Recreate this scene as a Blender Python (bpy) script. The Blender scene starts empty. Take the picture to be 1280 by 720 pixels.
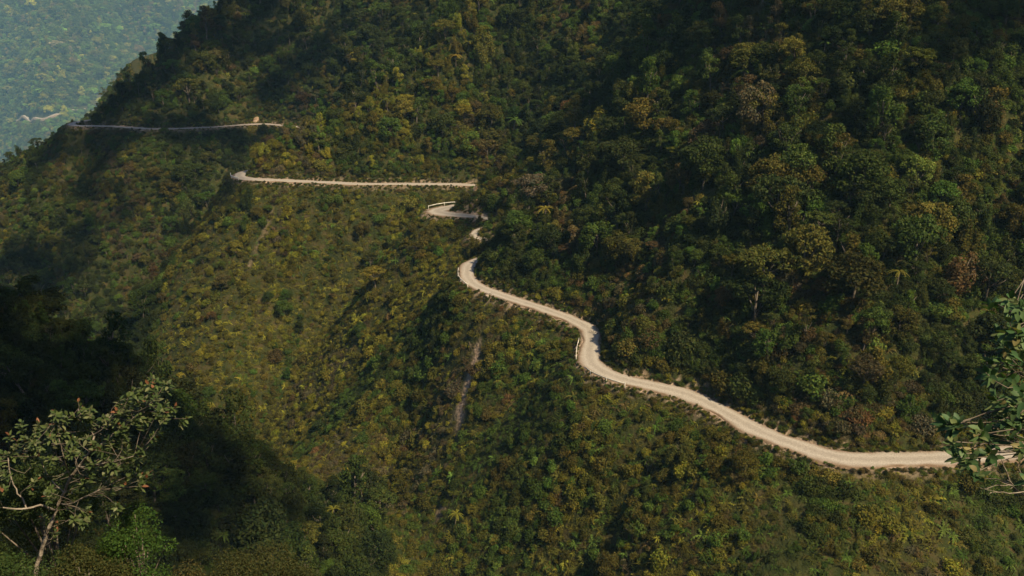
import bpy, bmesh, math, random
import numpy as np
from mathutils import Vector, Matrix

rng = np.random.default_rng(7)
random.seed(7)
R = math.radians
scene = bpy.context.scene
COL = scene.collection

# ------------------------------------------------------------------ camera, sky, sun, exposure
CAM_Z = 75.0
PITCH = R(20.5)
cam_d = bpy.data.cameras.new("camera")
cam = bpy.data.objects.new("camera", cam_d)
COL.objects.link(cam)
cam.location = (0, 0, CAM_Z)
cam.rotation_euler = (R(90) - PITCH, 0, 0)
cam_d.sensor_width = 36.0
cam_d.lens = 36.0 * 1150 / 1280
cam_d.clip_start = 0.2
cam_d.clip_end = 9000
scene.camera = cam

SUN_EL, SUN_AZ = R(50), R(136)          # azimuth measured from +Y towards +X
sun_dir = Vector((math.cos(SUN_EL) * math.sin(SUN_AZ), math.cos(SUN_EL) * math.cos(SUN_AZ), math.sin(SUN_EL)))
world = bpy.data.worlds.new("World")
scene.world = world
world.use_nodes = True
nt = world.node_tree
sky = nt.nodes.new("ShaderNodeTexSky")
sky.sky_type = 'NISHITA'
sky.sun_disc = False
sky.sun_elevation = SUN_EL
sky.sun_rotation = SUN_AZ
sky.altitude = 1500
sky.dust_density = 3.0
nt.links.new(sky.outputs[0], nt.nodes["Background"].inputs[0])
nt.nodes["Background"].inputs[1].default_value = 0.075
sun_l = bpy.data.lights.new("sun", 'SUN')
sun_l.energy = 5.0
sun_l.angle = R(0.5)
sun_l.color = (1.0, 0.81, 0.51)
sun_o = bpy.data.objects.new("sun", sun_l)
COL.objects.link(sun_o)
sun_o.rotation_euler = (-sun_dir).to_track_quat('-Z', 'Y').to_euler()
scene.view_settings.view_transform = 'Standard'
scene.view_settings.look = 'None'
scene.view_settings.gamma = 1
scene.view_settings.exposure = 0.86
scene.view_settings.use_curve_mapping = False
scene.cycles.max_bounces = 5
scene.cycles.diffuse_bounces = 2
scene.cycles.glossy_bounces = 1
scene.cycles.transmission_bounces = 3
scene.cycles.volume_bounces = 0
scene.cycles.use_denoising = True
scene.cycles.use_adaptive_sampling = False


def proj(p):
    """world point(s) -> pixel of the 1280x720 frame and depth (only used to see what is in view)"""
    p = np.asarray(p, float)
    y, z = p[..., 1], p[..., 2] - CAM_Z
    d = y * math.cos(PITCH) - z * math.sin(PITCH)
    u = y * math.sin(PITCH) + z * math.cos(PITCH)
    dd = np.where(d > 0.1, d, 0.1)
    return 640 + 1150 * p[..., 0] / dd, 360 - 1150 * u / dd, d


# ------------------------------------------------------------------ noise helpers
def vnoise(x, y, seed):
    r = np.random.default_rng(seed)
    tab = r.random((256, 256))
    xi, yi = np.floor(x).astype(int), np.floor(y).astype(int)
    fx, fy = x - xi, y - yi
    fx, fy = fx * fx * (3 - 2 * fx), fy * fy * (3 - 2 * fy)
    a = tab[xi & 255, yi & 255]; b = tab[(xi + 1) & 255, yi & 255]
    c = tab[xi & 255, (yi + 1) & 255]; d = tab[(xi + 1) & 255, (yi + 1) & 255]
    return (a * (1 - fx) + b * fx) * (1 - fy) + (c * (1 - fx) + d * fx) * fy - 0.5


def fbm(x, y, scale, seed, octv=4):
    v, a, s = 0, 1.0, 1.0 / scale
    for o in range(octv):
        v = v + a * vnoise(x * s + 17.3 * o, y * s - 9.1 * o, seed + o)
        a *= 0.5; s *= 2.03
    return v


def smax(a, b, k):
    h = np.clip(0.5 + 0.5 * (a - b) / k, 0, 1)
    return b * (1 - h) + a * h + k * h * (1 - h)


def catmull(P, step):
    P = np.array(P, float)
    out = []
    for i in range(len(P) - 1):
        p0 = P[max(i - 1, 0)]; p1 = P[i]; p2 = P[i + 1]; p3 = P[min(i + 2, len(P) - 1)]
        n = max(2, int(np.linalg.norm(p2[:2] - p1[:2]) / step))
        for k in range(n):
            t = k / n
            out.append(0.5 * ((2 * p1) + (-p0 + p2) * t + (2 * p0 - 5 * p1 + 4 * p2 - p3) * t * t + (-p0 + 3 * p1 - 3 * p2 + p3) * t ** 3))
    out.append(P[-1])
    return np.array(out)


# ------------------------------------------------------------------ the road in plan (x, y, half width)
ROAD = [(330, 80, 2), (240, 120, 2), (170, 138, 2), (125, 136, 2), (100, 131, 2), (81.6, 127.3, 2), (67.8, 124.9, 2.1), (52.5, 124.8, 2.2),
        (45.5, 129, 2.2), (40, 134.3, 2.1), (32.6, 145.2, 2.0), (26, 149.6, 2.0), (20.4, 152.6, 2.0), (16.8, 156.2, 2.1), (15.2, 160.5, 2.2),
        (15.3, 165, 2.1), (16.0, 170, 2.0), (16.3, 174, 2.0), (15.0, 178.5, 2.0), (10.4, 184, 1.8), (5, 189.3, 1.7), (0, 193.6, 1.7),
        (-4, 197.4, 1.7), (-7.5, 201.2, 1.7), (-10.0, 206, 1.8), (-10.9, 211.5, 1.8), (-10.2, 218, 1.7), (-5, 225, 1.6), (-2, 231, 1.6),
        (-6, 237.5, 1.3), (-10.4, 240.6, 1.2), (-9, 247, 1.3), (-4, 252, 1.6), (-5.5, 257.3, 1.8), (-12, 261, 2.0), (-18, 262.8, 2.6), (-22.6, 266.2, 3.4),
        (-19, 270.6, 2.8), (-12, 272.8, 2.0), (-3, 276, 1.7), (4, 283, 1.7), (0, 292.5, 1.7), (-10, 297, 1.7), (-20, 299.3, 1.7), (-35, 299.6, 1.7), (-50.7, 299.7, 1.8),
        (-64.7, 302.3, 1.8), (-80, 304.9, 1.8), (-89.9, 306.8, 2.0), (-94.2, 311, 2.4), (-93, 318, 2.0), (-80, 331, 1.7), (-62, 348, 1.7), (-62, 368, 1.7),
        (-82, 392, 1.7), (-100, 405, 1.7), (-114.6, 408.5, 1.7), (-132, 401, 1.7), (-152.5, 397.2, 1.7), (-165, 400, 1.8), (-179.1, 404, 1.9), (-192, 405, 2.0),
        (-196, 412, 1.8), (-185, 428, 1.7), (-170, 460, 1.7), (-190, 520, 1.7), (-240, 600, 1.7), (-260, 700, 1.7), (-200, 900, 1.7)]
RC = catmull(ROAD, 1.5)


def road_query(x, y):
    """signed distance (positive uphill = right of travel), curve index, half width"""
    x = np.asarray(x, float).ravel(); y = np.asarray(y, float).ravel()
    best = np.full(x.shape, 1e9); side = np.ones(x.shape); idx = np.zeros(x.shape)
    A, B = RC[:-1, :2], RC[1:, :2]
    for i in range(len(A)):
        ax, ay = A[i]; dx, dy = B[i] - A[i]
        L2 = dx * dx + dy * dy
        if L2 < 1e-9:
            continue
        px, py = x - ax, y - ay
        t = np.clip((px * dx + py * dy) / L2, 0, 1)
        qx, qy = px - t * dx, py - t * dy
        d2 = qx * qx + qy * qy
        m = d2 < best - 1e-9
        cr = dx * py - dy * px            # >0 left of travel
        best = np.where(m, d2, best); idx = np.where(m, i + t, idx)
        side = np.where(m, np.where(cr > 0, -1.0, 1.0), side)
    hw = np.interp(idx, np.arange(len(RC)), RC[:, 2])
    return np.sqrt(best) * side, idx, hw


def ridge(x, y, pts, s):
    v = np.full(x.shape, -1e4)
    for (a, b) in zip(pts[:-1], pts[1:]):
        dx, dy, dz = b[0] - a[0], b[1] - a[1], b[2] - a[2]
        t = np.clip(((x - a[0]) * dx + (y - a[1]) * dy) / (dx * dx + dy * dy), 0, 1)
        d = np.hypot(x - a[0] - t * dx, y - a[1] - t * dy)
        v = np.maximum(v, a[2] + t * dz - s * d)
    return v


def terrain_height(x, y):
    shp = np.shape(x)
    x = np.asarray(x, float).ravel(); y = np.asarray(y, float).ravel()
    d, idx, hw = road_query(x, y)
    ad = np.abs(d)
    n1 = fbm(x, y, 34, 11, 4); n2 = fbm(x, y, 9, 23, 3)
    e = np.maximum(ad - hw - 0.7, 0)
    up = np.minimum(e, 2.0) * 1.6 + np.maximum(e - 2.0, 0) * 1.26
    dn = -(np.minimum(e, 6) * 1.05 + np.maximum(e - 6, 0) * 1.28)
    z = np.where(d > 0, up, dn)
    ramp = np.clip((e - 1.0) / 25, 0, 1)
    z = z + n1 * 13 * ramp + n2 * 2.2 * np.clip(e / 8, 0, 1)
    rib = fbm(idx * 1.5, d * .22, 19, 611, 3)
    sc = ridge(x, y, [(-7, 189, 0), (-11.5, 178, 0), (-11.6, 168, 0)], 1.0)
    rib = rib * (1 - .85 * np.exp(-(sc / 9) ** 2))
    z = z + np.where(d < 0, rib * 13 * np.clip((e - 2) / 16, 0, 1), rib * 4 * np.clip((e - 4) / 20, 0, 1))
    # the deep gully left of the scar and the rib that carries it
    gl = ridge(x, y, [(-19, 205, 0), (-32, 176, 0), (-43, 142, 0), (-52, 110, 0)], 1.0)
    rb = ridge(x, y, [(-6.5, 193, 0), (-11, 178, 0), (-14, 152, 0), (-17, 132, 0)], 1.0)
    z = z + np.where(d < -1, (-15 * np.exp(-(gl / 10) ** 2) + 0 * rb) * np.clip((e - 1.5) / 14, 0, 1), 0)
    # crests of the spurs
    z = np.where(d > 0, smax(z, ridge(x, y, [(-14.5, 267, 5), (0, 268, 15), (30, 268, 48)], 1.7), 1.0), z)
    z = np.where(d > 0, smax(z, ridge(x, y, [(-183, 411, 5), (-148, 452, 52), (-60, 560, 160)], 1.5) + n1 * 8 + n2 * 2, 1.0), z)
    ld = ((y - 411) * 46 - (x + 178) * 46) / 65.0      # plan distance to the left of the far spur's crest
    z = np.where((d > 3) & (y > 404) & (x < -60), z - 1.5 * np.clip(ld, 0, 60), z)
    far = ridge(x, y, [(-194, 408, -1.5), (-231, 412, -13), (-320, 420, -34), (-460, 430, -60)], 1.05) + n1 * 7 + n2 * 2
    z = np.where(d < -3, smax(z, far, 2.0), z)
    # valley floor, the nearer dark spur on the left, and the slope under the viewpoint
    floor = -215 + n1 * 20
    z = smax(z, floor, 12)
    left = ridge(x, y, [(-230, 110, 120), (-150, 135, 68), (-84, 141, 24), (-58, 134, 8), (-44, 118, -8), (-34, 100, -30), (-30, 85, -60)], 1.25) + n1 * 10 + n2 * 2.5
    left = np.where(d < -10, left, -500)
    z = smax(z, left, 3)
    near = 73 - 0.92 * np.maximum(y - 0.3, -12) - 0.012 * x * 0 + n2 * 0.9 + n1 * 1.5 * np.clip(y / 10, 0, 1)
    near = near + 2.6 * np.exp(-((x + 8) ** 2 / 40 + (y - 14.5) ** 2 / 14)) + 1.6 * np.exp(-((x - 7) ** 2 / 10 + (y - 10) ** 2 / 10))
    near = np.where(d < -20, near, -500)
    z = smax(z, near, 1.5)
    flat = np.clip(1 - (ad - hw - 0.5) / 0.6, 0, 1)
    z = z * (1 - flat) + (-0.12) * flat
    return z.reshape(shp), d.reshape(shp), idx.reshape(shp), hw.reshape(shp)


GX0, GX1, GY0, GY1, GS = -440.0, 330.0, -60.0, 720.0, 1.5
gx = np.arange(GX0, GX1 + 0.1, GS); gy = np.arange(GY0, GY1 + 0.1, GS)
MX, MY = np.meshgrid(gx, gy)
MZ, MD, MI, MW = terrain_height(MX, MY)


def blur(A, sig):
    k = np.arange(-int(3 * sig), int(3 * sig) + 1); k = np.exp(-.5 * (k / sig) ** 2); k /= k.sum(); h = len(k) // 2
    B = np.pad(A, h, mode='edge')
    B = sum(w * B[i:i + A.shape[0]] for i, w in enumerate(k))
    return sum(w * B[:, i:i + A.shape[1]] for i, w in enumerate(k))


# weather the slopes: round off creases away from the road and the lookout
_w = np.clip((np.abs(MD) - MW - 4) / 30, 0, 1) * np.clip((MY - 12) / 20, 0, 1)
MZ = MZ * (1 - _w) + (blur(MZ, 5.5) + fbm(MX, MY, 14, 66, 3) * 2.4) * _w


def sample(G, x, y):
    fx = np.clip((x - GX0) / GS, 0, len(gx) - 1.001); fy = np.clip((y - GY0) / GS, 0, len(gy) - 1.001)
    i, j = fx.astype(int), fy.astype(int); fx = fx - i; fy = fy - j
    return (G[j, i] * (1 - fx) + G[j, i + 1] * fx) * (1 - fy) + (G[j + 1, i] * (1 - fx) + G[j + 1, i + 1] * fx) * fy


def visible(p, lift=1.5):
    """which points have a clear line over the terrain to the viewpoint"""
    p = np.asarray(p, float)
    o = np.array([0, 0, CAM_Z])
    ok = np.ones(len(p), bool)
    q = p + [0, 0, lift]
    for t in np.linspace(0.06, 0.985, 150):
        s = o + (q - o) * t
        ok &= s[:, 2] > sample(MZ, s[:, 0], s[:, 1]) - 0.2
    return ok


# ------------------------------------------------------------------ materials
def new_mat(name):
    m = bpy.data.materials.new(name)
    m.use_nodes = True
    b = m.node_tree.nodes["Principled BSDF"]
    return m, m.node_tree, b


def N(t, typ, **kw):
    n = t.nodes.new(typ)
    for k, v in kw.items():
        setattr(n, k, v)
    return n


def foliage_mat(name, tint=None, rough=0.75, transl=0.3, spec=0.08):
    m, t, b = new_mat(name)
    tone = N(t, "ShaderNodeAttribute", attribute_name="tone")
    if tint is None:
        col = N(t, "ShaderNodeAttribute", attribute_name="tint", attribute_type='INSTANCER').outputs["Color"]
    else:
        c = N(t, "ShaderNodeRGB"); c.outputs[0].default_value = (*tint, 1); col = c.outputs[0]
    mul = N(t, "ShaderNodeVectorMath", operation='MULTIPLY')
    t.links.new(col, mul.inputs[0]); t.links.new(tone.outputs["Color"], mul.inputs[1])
    t.links.new(mul.outputs[0], b.inputs["Base Color"])
    b.inputs["Roughness"].default_value = rough
    b.inputs["Specular IOR Level"].default_value = spec
    tr = N(t, "ShaderNodeBsdfTranslucent")
    warm = N(t, "ShaderNodeVectorMath", operation='MULTIPLY')
    warm.inputs[1].default_value = (1.25, 1.35, 0.6)
    t.links.new(mul.outputs[0], warm.inputs[0]); t.links.new(warm.outputs[0], tr.inputs[0])
    mx = N(t, "ShaderNodeMixShader"); mx.inputs[0].default_value = transl
    t.links.new(b.outputs[0], mx.inputs[1]); t.links.new(tr.outputs[0], mx.inputs[2])
    t.links.new(mx.outputs[0], t.nodes["Material Output"].inputs[0])
    return m


def noise_mat(name, c1, c2, scale=3.0, rough=0.9, bump=0.0, detail=6, c3=None):
    m, t, b = new_mat(name)
    tc = N(t, "ShaderNodeTexCoord")
    no = N(t, "ShaderNodeTexNoise"); no.inputs["Scale"].default_value = scale; no.inputs["Detail"].default_value = detail
    t.links.new(tc.outputs["Object"], no.inputs["Vector"])
    r = N(t, "ShaderNodeValToRGB")
    r.color_ramp.elements[0].position = 0.32; r.color_ramp.elements[0].color = (*c1, 1)
    r.color_ramp.elements[1].position = 0.68; r.color_ramp.elements[1].color = (*c2, 1)
    if c3:
        e = r.color_ramp.elements.new(0.5); e.color = (*c3, 1)
    t.links.new(no.outputs["Fac"], r.inputs[0]); t.links.new(r.outputs[0], b.inputs["Base Color"])
    b.inputs["Roughness"].default_value = rough
    b.inputs["Specular IOR Level"].default_value = 0.2
    if bump:
        bp = N(t, "ShaderNodeBump"); bp.inputs["Strength"].default_value = bump; bp.inputs["Distance"].default_value = 0.2
        t.links.new(no.outputs["Fac"], bp.inputs["Height"]); t.links.new(bp.outputs[0], b.inputs["Normal"])
    return m


M_LEAF = foliage_mat("leaf_canopy")
M_BARK = noise_mat("bark", (0.05, 0.04, 0.03), (0.16, 0.135, 0.11), 4, bump=0.4)
M_PALE_BARK = noise_mat("pale_bark", (0.11, 0.09, 0.07), (0.26, 0.225, 0.19), 9, bump=0.5)
M_ROCK = noise_mat("rock", (0.10, 0.065, 0.04), (0.36, 0.27, 0.19), 0.5, bump=1.0, detail=9, c3=(0.23, 0.16, 0.105))
M_STONE = noise_mat("pale_stone", (0.22, 0.17, 0.13), (0.5, 0.43, 0.35), 1.4, bump=0.6)
M_WHITE = noise_mat("worn_white_paint", (0.42, 0.38, 0.33), (0.74, 0.70, 0.64), 2.5, rough=0.6)
M_STEEL = noise_mat("galvanised_steel", (0.33, 0.32, 0.30), (0.55, 0.54, 0.50), 2.0, rough=0.45)


def ground_mat():
    m, t, b = new_mat("slope_soil")
    tc = N(t, "ShaderNodeTexCoord")
    no = N(t, "ShaderNodeTexNoise"); no.inputs["Scale"].default_value = 0.35; no.inputs["Detail"].default_value = 10
    t.links.new(tc.outputs["Object"], no.inputs["Vector"])
    veg = N(t, "ShaderNodeValToRGB")
    for p, c in ((0.3, (0.012, 0.02, 0.006)), (0.5, (0.03, 0.033, 0.010)), (0.7, (0.055, 0.042, 0.018))):
        e = veg.color_ramp.elements.new(p); e.color = (*c, 1)
    veg.color_ramp.elements.remove(veg.color_ramp.elements[0]); veg.color_ramp.elements.remove(veg.color_ramp.elements[-1])
    t.links.new(no.outputs["Fac"], veg.inputs[0])
    n2 = N(t, "ShaderNodeTexNoise"); n2.inputs["Scale"].default_value = 1.6; n2.inputs["Detail"].default_value = 8
    t.links.new(tc.outputs["Object"], n2.inputs["Vector"])
    dirt = N(t, "ShaderNodeValToRGB")
    dirt.color_ramp.elements[0].position = 0.3; dirt.color_ramp.elements[0].color = (0.13, 0.09, 0.065, 1)
    dirt.color_ramp.elements[1].position = 0.7; dirt.color_ramp.elements[1].color = (0.38, 0.285, 0.22, 1)
    t.links.new(n2.outputs["Fac"], dirt.inputs[0])
    at = N(t, "ShaderNodeAttribute", attribute_name="bare")
    mx = N(t, "ShaderNodeMix", data_type='RGBA')
    t.links.new(at.outputs["Fac"], mx.inputs[0]); t.links.new(veg.outputs[0], mx.inputs[6]); t.links.new(dirt.outputs[0], mx.inputs[7])
    t.links.new(mx.outputs[2], b.inputs["Base Color"])
    bp = N(t, "ShaderNodeBump"); bp.inputs["Strength"].default_value = 0.8; bp.inputs["Distance"].default_value = 0.6
    t.links.new(n2.outputs["Fac"], bp.inputs["Height"]); t.links.new(bp.outputs[0], b.inputs["Normal"])
    b.inputs["Roughness"].default_value = 1.0
    b.inputs["Specular IOR Level"].default_value = 0.1
    return m


def road_mat():
    m, t, b = new_mat("packed_gravel")
    tc = N(t, "ShaderNodeTexCoord")
    u = N(t, "ShaderNodeAttribute", attribute_name="across")
    a = N(t, "ShaderNodeTexNoise"); a.inputs["Scale"].default_value = 0.35; a.inputs["Detail"].default_value = 8
    c = N(t, "ShaderNodeTexNoise"); c.inputs["Scale"].default_value = 5.0; c.inputs["Detail"].default_value = 6
    for n in (a, c):
        t.links.new(tc.outputs["Object"], n.inputs["Vector"])
    # wheel tracks: paler bands at about +-0.45 of the half width; loose darker gravel between and at the edges
    r = N(t, "ShaderNodeValToRGB")
    r.color_ramp.elements[0].position = 0.0; r.color_ramp.elements[0].color = (0.245, 0.218, 0.192, 1)
    r.color_ramp.elements[1].position = 1.0; r.color_ramp.elements[1].color = (0.13, 0.09, 0.06, 1)
    for p, cc in ((0.22, (0.265, 0.237, 0.208)), (0.45, (0.31, 0.281, 0.25)), (0.66, (0.275, 0.244, 0.214)), (0.88, (0.20, 0.155, 0.12))):
        e = r.color_ramp.elements.new(p); e.color = (*cc, 1)
    ad = N(t, "ShaderNodeMath", operation='MULTIPLY_ADD')
    ad.inputs[1].default_value = 0.6; ad.inputs[2].default_value = -0.3
    t.links.new(a.outputs["Fac"], ad.inputs[0])
    sm = N(t, "ShaderNodeMath", operation='ADD'); t.links.new(u.outputs["Fac"], sm.inputs[0]); t.links.new(ad.outputs[0], sm.inputs[1])
    t.links.new(sm.outputs[0], r.inputs[0])
    v = N(t, "ShaderNodeMapRange"); v.inputs[1].default_value = 0.3; v.inputs[2].default_value = 0.7; v.inputs[3].default_value = 0.74; v.inputs[4].default_value = 1.16
    t.links.new(c.outputs["Fac"], v.inputs[0])
    mul = N(t, "ShaderNodeVectorMath", operation='SCALE')
    t.links.new(r.outputs[0], mul.inputs[0]); t.links.new(v.outputs[0], mul.inputs["Scale"])
    t.links.new(mul.outputs[0], b.inputs["Base Color"])
    b.inputs["Roughness"].default_value = 0.95
    b.inputs["Specular IOR Level"].default_value = 0.15
    bp = N(t, "ShaderNodeBump"); bp.inputs["Strength"].default_value = 0.5; bp.inputs["Distance"].default_value = 0.08
    t.links.new(c.outputs["Fac"], bp.inputs["Height"]); t.links.new(bp.outputs[0], b.inputs["Normal"])
    return m


M_GROUND, M_ROAD = ground_mat(), road_mat()


# ------------------------------------------------------------------ mesh helpers
def mesh_np(name, V, F, mats, attrs=None, fmat=None, smooth=False):
    """V (n,3); F (m,4) quads or list of arrays"""
    me = bpy.data.meshes.new(name)
    V = np.asarray(V, np.float32); F = np.asarray(F, np.int32)
    k = F.shape[1]
    me.vertices.add(len(V)); me.vertices.foreach_set("co", V.ravel())
    me.loops.add(F.size); me.loops.foreach_set("vertex_index", F.ravel())
    me.polygons.add(len(F)); me.polygons.foreach_set("loop_start", np.arange(0, F.size, k, dtype=np.int32))
    if fmat is not None:
        me.polygons.foreach_set("material_index", np.asarray(fmat, np.int32))
    if smooth:
        me.polygons.foreach_set("use_smooth", np.ones(len(F), bool))
    for m in mats:
        me.materials.append(m)
    for nm, (typ, dat) in (attrs or {}).items():
        a = me.attributes.new(nm, typ, 'POINT')
        dat = np.asarray(dat, np.float32)
        a.data.foreach_set("vector" if typ == 'FLOAT_VECTOR' else ("color" if typ == 'FLOAT_COLOR' else "value"), dat.ravel())
    me.update(calc_edges=True)
    return me


def link(name, me, parent=None, loc=None):
    o = bpy.data.objects.new(name, me)
    COL.objects.link(o)
    if parent: o.parent = parent
    if loc is not None: o.location = loc
    return o


def tag(o, label=None, cat=None, group=None, kind=None):
    if label: o["label"] = label
    if cat: o["category"] = cat
    if group: o["group"] = group
    if kind: o["kind"] = kind
    return o


def empty(name, loc, label, cat, group=None, rz=0.0):
    o = bpy.data.objects.new(name, None)
    COL.objects.link(o)
    o.location = loc; o.rotation_euler = (0, 0, rz); o.empty_display_size = 0.3
    return tag(o, label, cat, group)


def grid_faces(nr, nc):
    i = np.arange(nr - 1)[:, None] * nc + np.arange(nc - 1)[None, :]
    return np.stack([i, i + 1, i + nc + 1, i + nc], -1).reshape(-1, 4)


def tube(pts, rad, sides=6, wob=0.0):
    """quads of a tapered tube through pts; returns V, F"""
    pts = np.asarray(pts, float); n = len(pts)
    rad = np.broadcast_to(np.asarray(rad, float), (n,))
    T = np.gradient(pts, axis=0); T /= np.linalg.norm(T, axis=1)[:, None] + 1e-9
    ref = np.where(np.abs(T[:, 2:3]) > 0.9, [[1, 0, 0]], [[0, 0, 1]])
    A = np.cross(T, ref); A /= np.linalg.norm(A, axis=1)[:, None] + 1e-9
    B = np.cross(T, A)
    an = np.linspace(0, 2 * np.pi, sides, endpoint=False)
    r = rad[:, None] * (1 + wob * rng.standard_normal((n, sides)))
    V = pts[:, None] + r[..., None] * (np.cos(an)[None, :, None] * A[:, None] + np.sin(an)[None, :, None] * B[:, None])
    i = np.arange(n - 1)[:, None] * sides; j = np.arange(sides); k = (j + 1) % sides
    F = np.stack([i + j, i + k, i + sides + k, i + sides + j], -1).reshape(-1, 4)
    V = np.concatenate([V.reshape(-1, 3), pts[[0, -1]]])
    # close both ends with small quads folded on the axis point
    c0, c1 = n * sides, n * sides + 1
    caps = []
    for a in range(0, sides, 2):
        caps.append([(a + 2) % sides, (a + 1) % sides, a, c0])
        o = (n - 1) * sides
        caps.append([o + a, o + (a + 1) % sides, o + (a + 2) % sides, c1])
    return V, np.concatenate([F, np.array(caps)])


class Soup:
    def __init__(s): s.V, s.F, s.M, s.T, s.n = [], [], [], [], 0
    def add(s, V, F, mat=0, tone=None):
        V = np.asarray(V, float); F = np.asarray(F, int)
        s.V.append(V); s.F.append(F + s.n); s.M.append(np.full(len(F), mat)); s.n += len(V)
        if tone is None: tone = np.ones((len(V), 3))
        s.T.append(np.broadcast_to(tone, (len(V), 3)))
    def mesh(s, name, mats):
        return mesh_np(name, np.concatenate(s.V), np.concatenate(s.F), mats, {"tone": ('FLOAT_VECTOR', np.concatenate(s.T))}, np.concatenate(s.M))


def leaf_quads(C, Nrm, L, W, droop=0.0):
    """diamond leaves (kite quads) centred at C with normals about Nrm"""
    n = len(C)
    Nrm = Nrm / (np.linalg.norm(Nrm, axis=1)[:, None] + 1e-9)
    t = rng.standard_normal((n, 3)); t[:, 2] -= droop
    t -= (t * Nrm).sum(1)[:, None] * Nrm
    t /= np.linalg.norm(t, axis=1)[:, None] + 1e-9
    b = np.cross(Nrm, t)
    L = np.broadcast_to(L, (n,))[:, None]; W = np.broadcast_to(W, (n,))[:, None]
    V = np.stack([C - t * L * .5, C + b * W * .5 + Nrm * W * .12, C + t * L * .5, C - b * W * .5 + Nrm * W * .12], 1)
    return V.reshape(-1, 3), np.arange(4 * n).reshape(n, 4)


def tone_for(n, lo=0.65, hi=1.4, hue=0.12):
    v = rng.uniform(lo, hi, n)
    h = rng.normal(0, hue, n)
    c = np.stack([v * (1 + h), v, v * (1 - h * 0.5)], 1)
    return np.repeat(np.clip(c, 0.2, 2.2), 4, axis=0)


def lobes_to_soup(s, lobes, dens, L, W, mat, jitter=0.7):
    for (c, r) in lobes:
        c = np.array(c); r = np.array(r)
        area = 4 * np.pi * (np.mean(r) ** 2)
        n = int(area * dens)
        d = rng.standard_normal((n, 3)); d[:, 2] += 0.35
        d /= np.linalg.norm(d, axis=1)[:, None]
        rr = rng.uniform(0.62, 1.06, n)[:, None]
        P = c + d * r * rr
        nn = d + rng.standard_normal((n, 3)) * jitter + [0, 0, 0.25]
        V, F = leaf_quads(P, nn, rng.uniform(.7, 1.3, n) * L, rng.uniform(.7, 1.3, n) * W, 0.3)
        lt = rng.uniform(0.82, 1.2)
        s.add(V, F, mat, tone_for(n) * lt)


def trunk_soup(s, h, top, r0, nl, spread, mat, r=None):
    k = 6
    z = np.linspace(0, 1, k)
    bend = rng.normal(0, 0.18, 2)
    P = np.stack([bend[0] * z ** 2 * h * .3, bend[1] * z ** 2 * h * .3, z * h - 0.6], 1)
    V, F = tube(P, r0 * (1.25 - 0.85 * z), 6, 0.06); s.add(V, F, mat)
    for i in range(nl):
        a = rng.uniform(0, 6.28); f = rng.uniform(0.45, 0.95)
        b = P[int(f * (k - 1))]
        e = b + np.array([math.cos(a) * spread, math.sin(a) * spread, top - b[2] - rng.uniform(0.2, 1.2)]) * rng.uniform(.6, 1)
        m = (b + e) / 2 + [0, 0, -0.2]
        V, F = tube([b, m, e], np.array([.5, .34, .12]) * r0, 5); s.add(V, F, mat)


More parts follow.
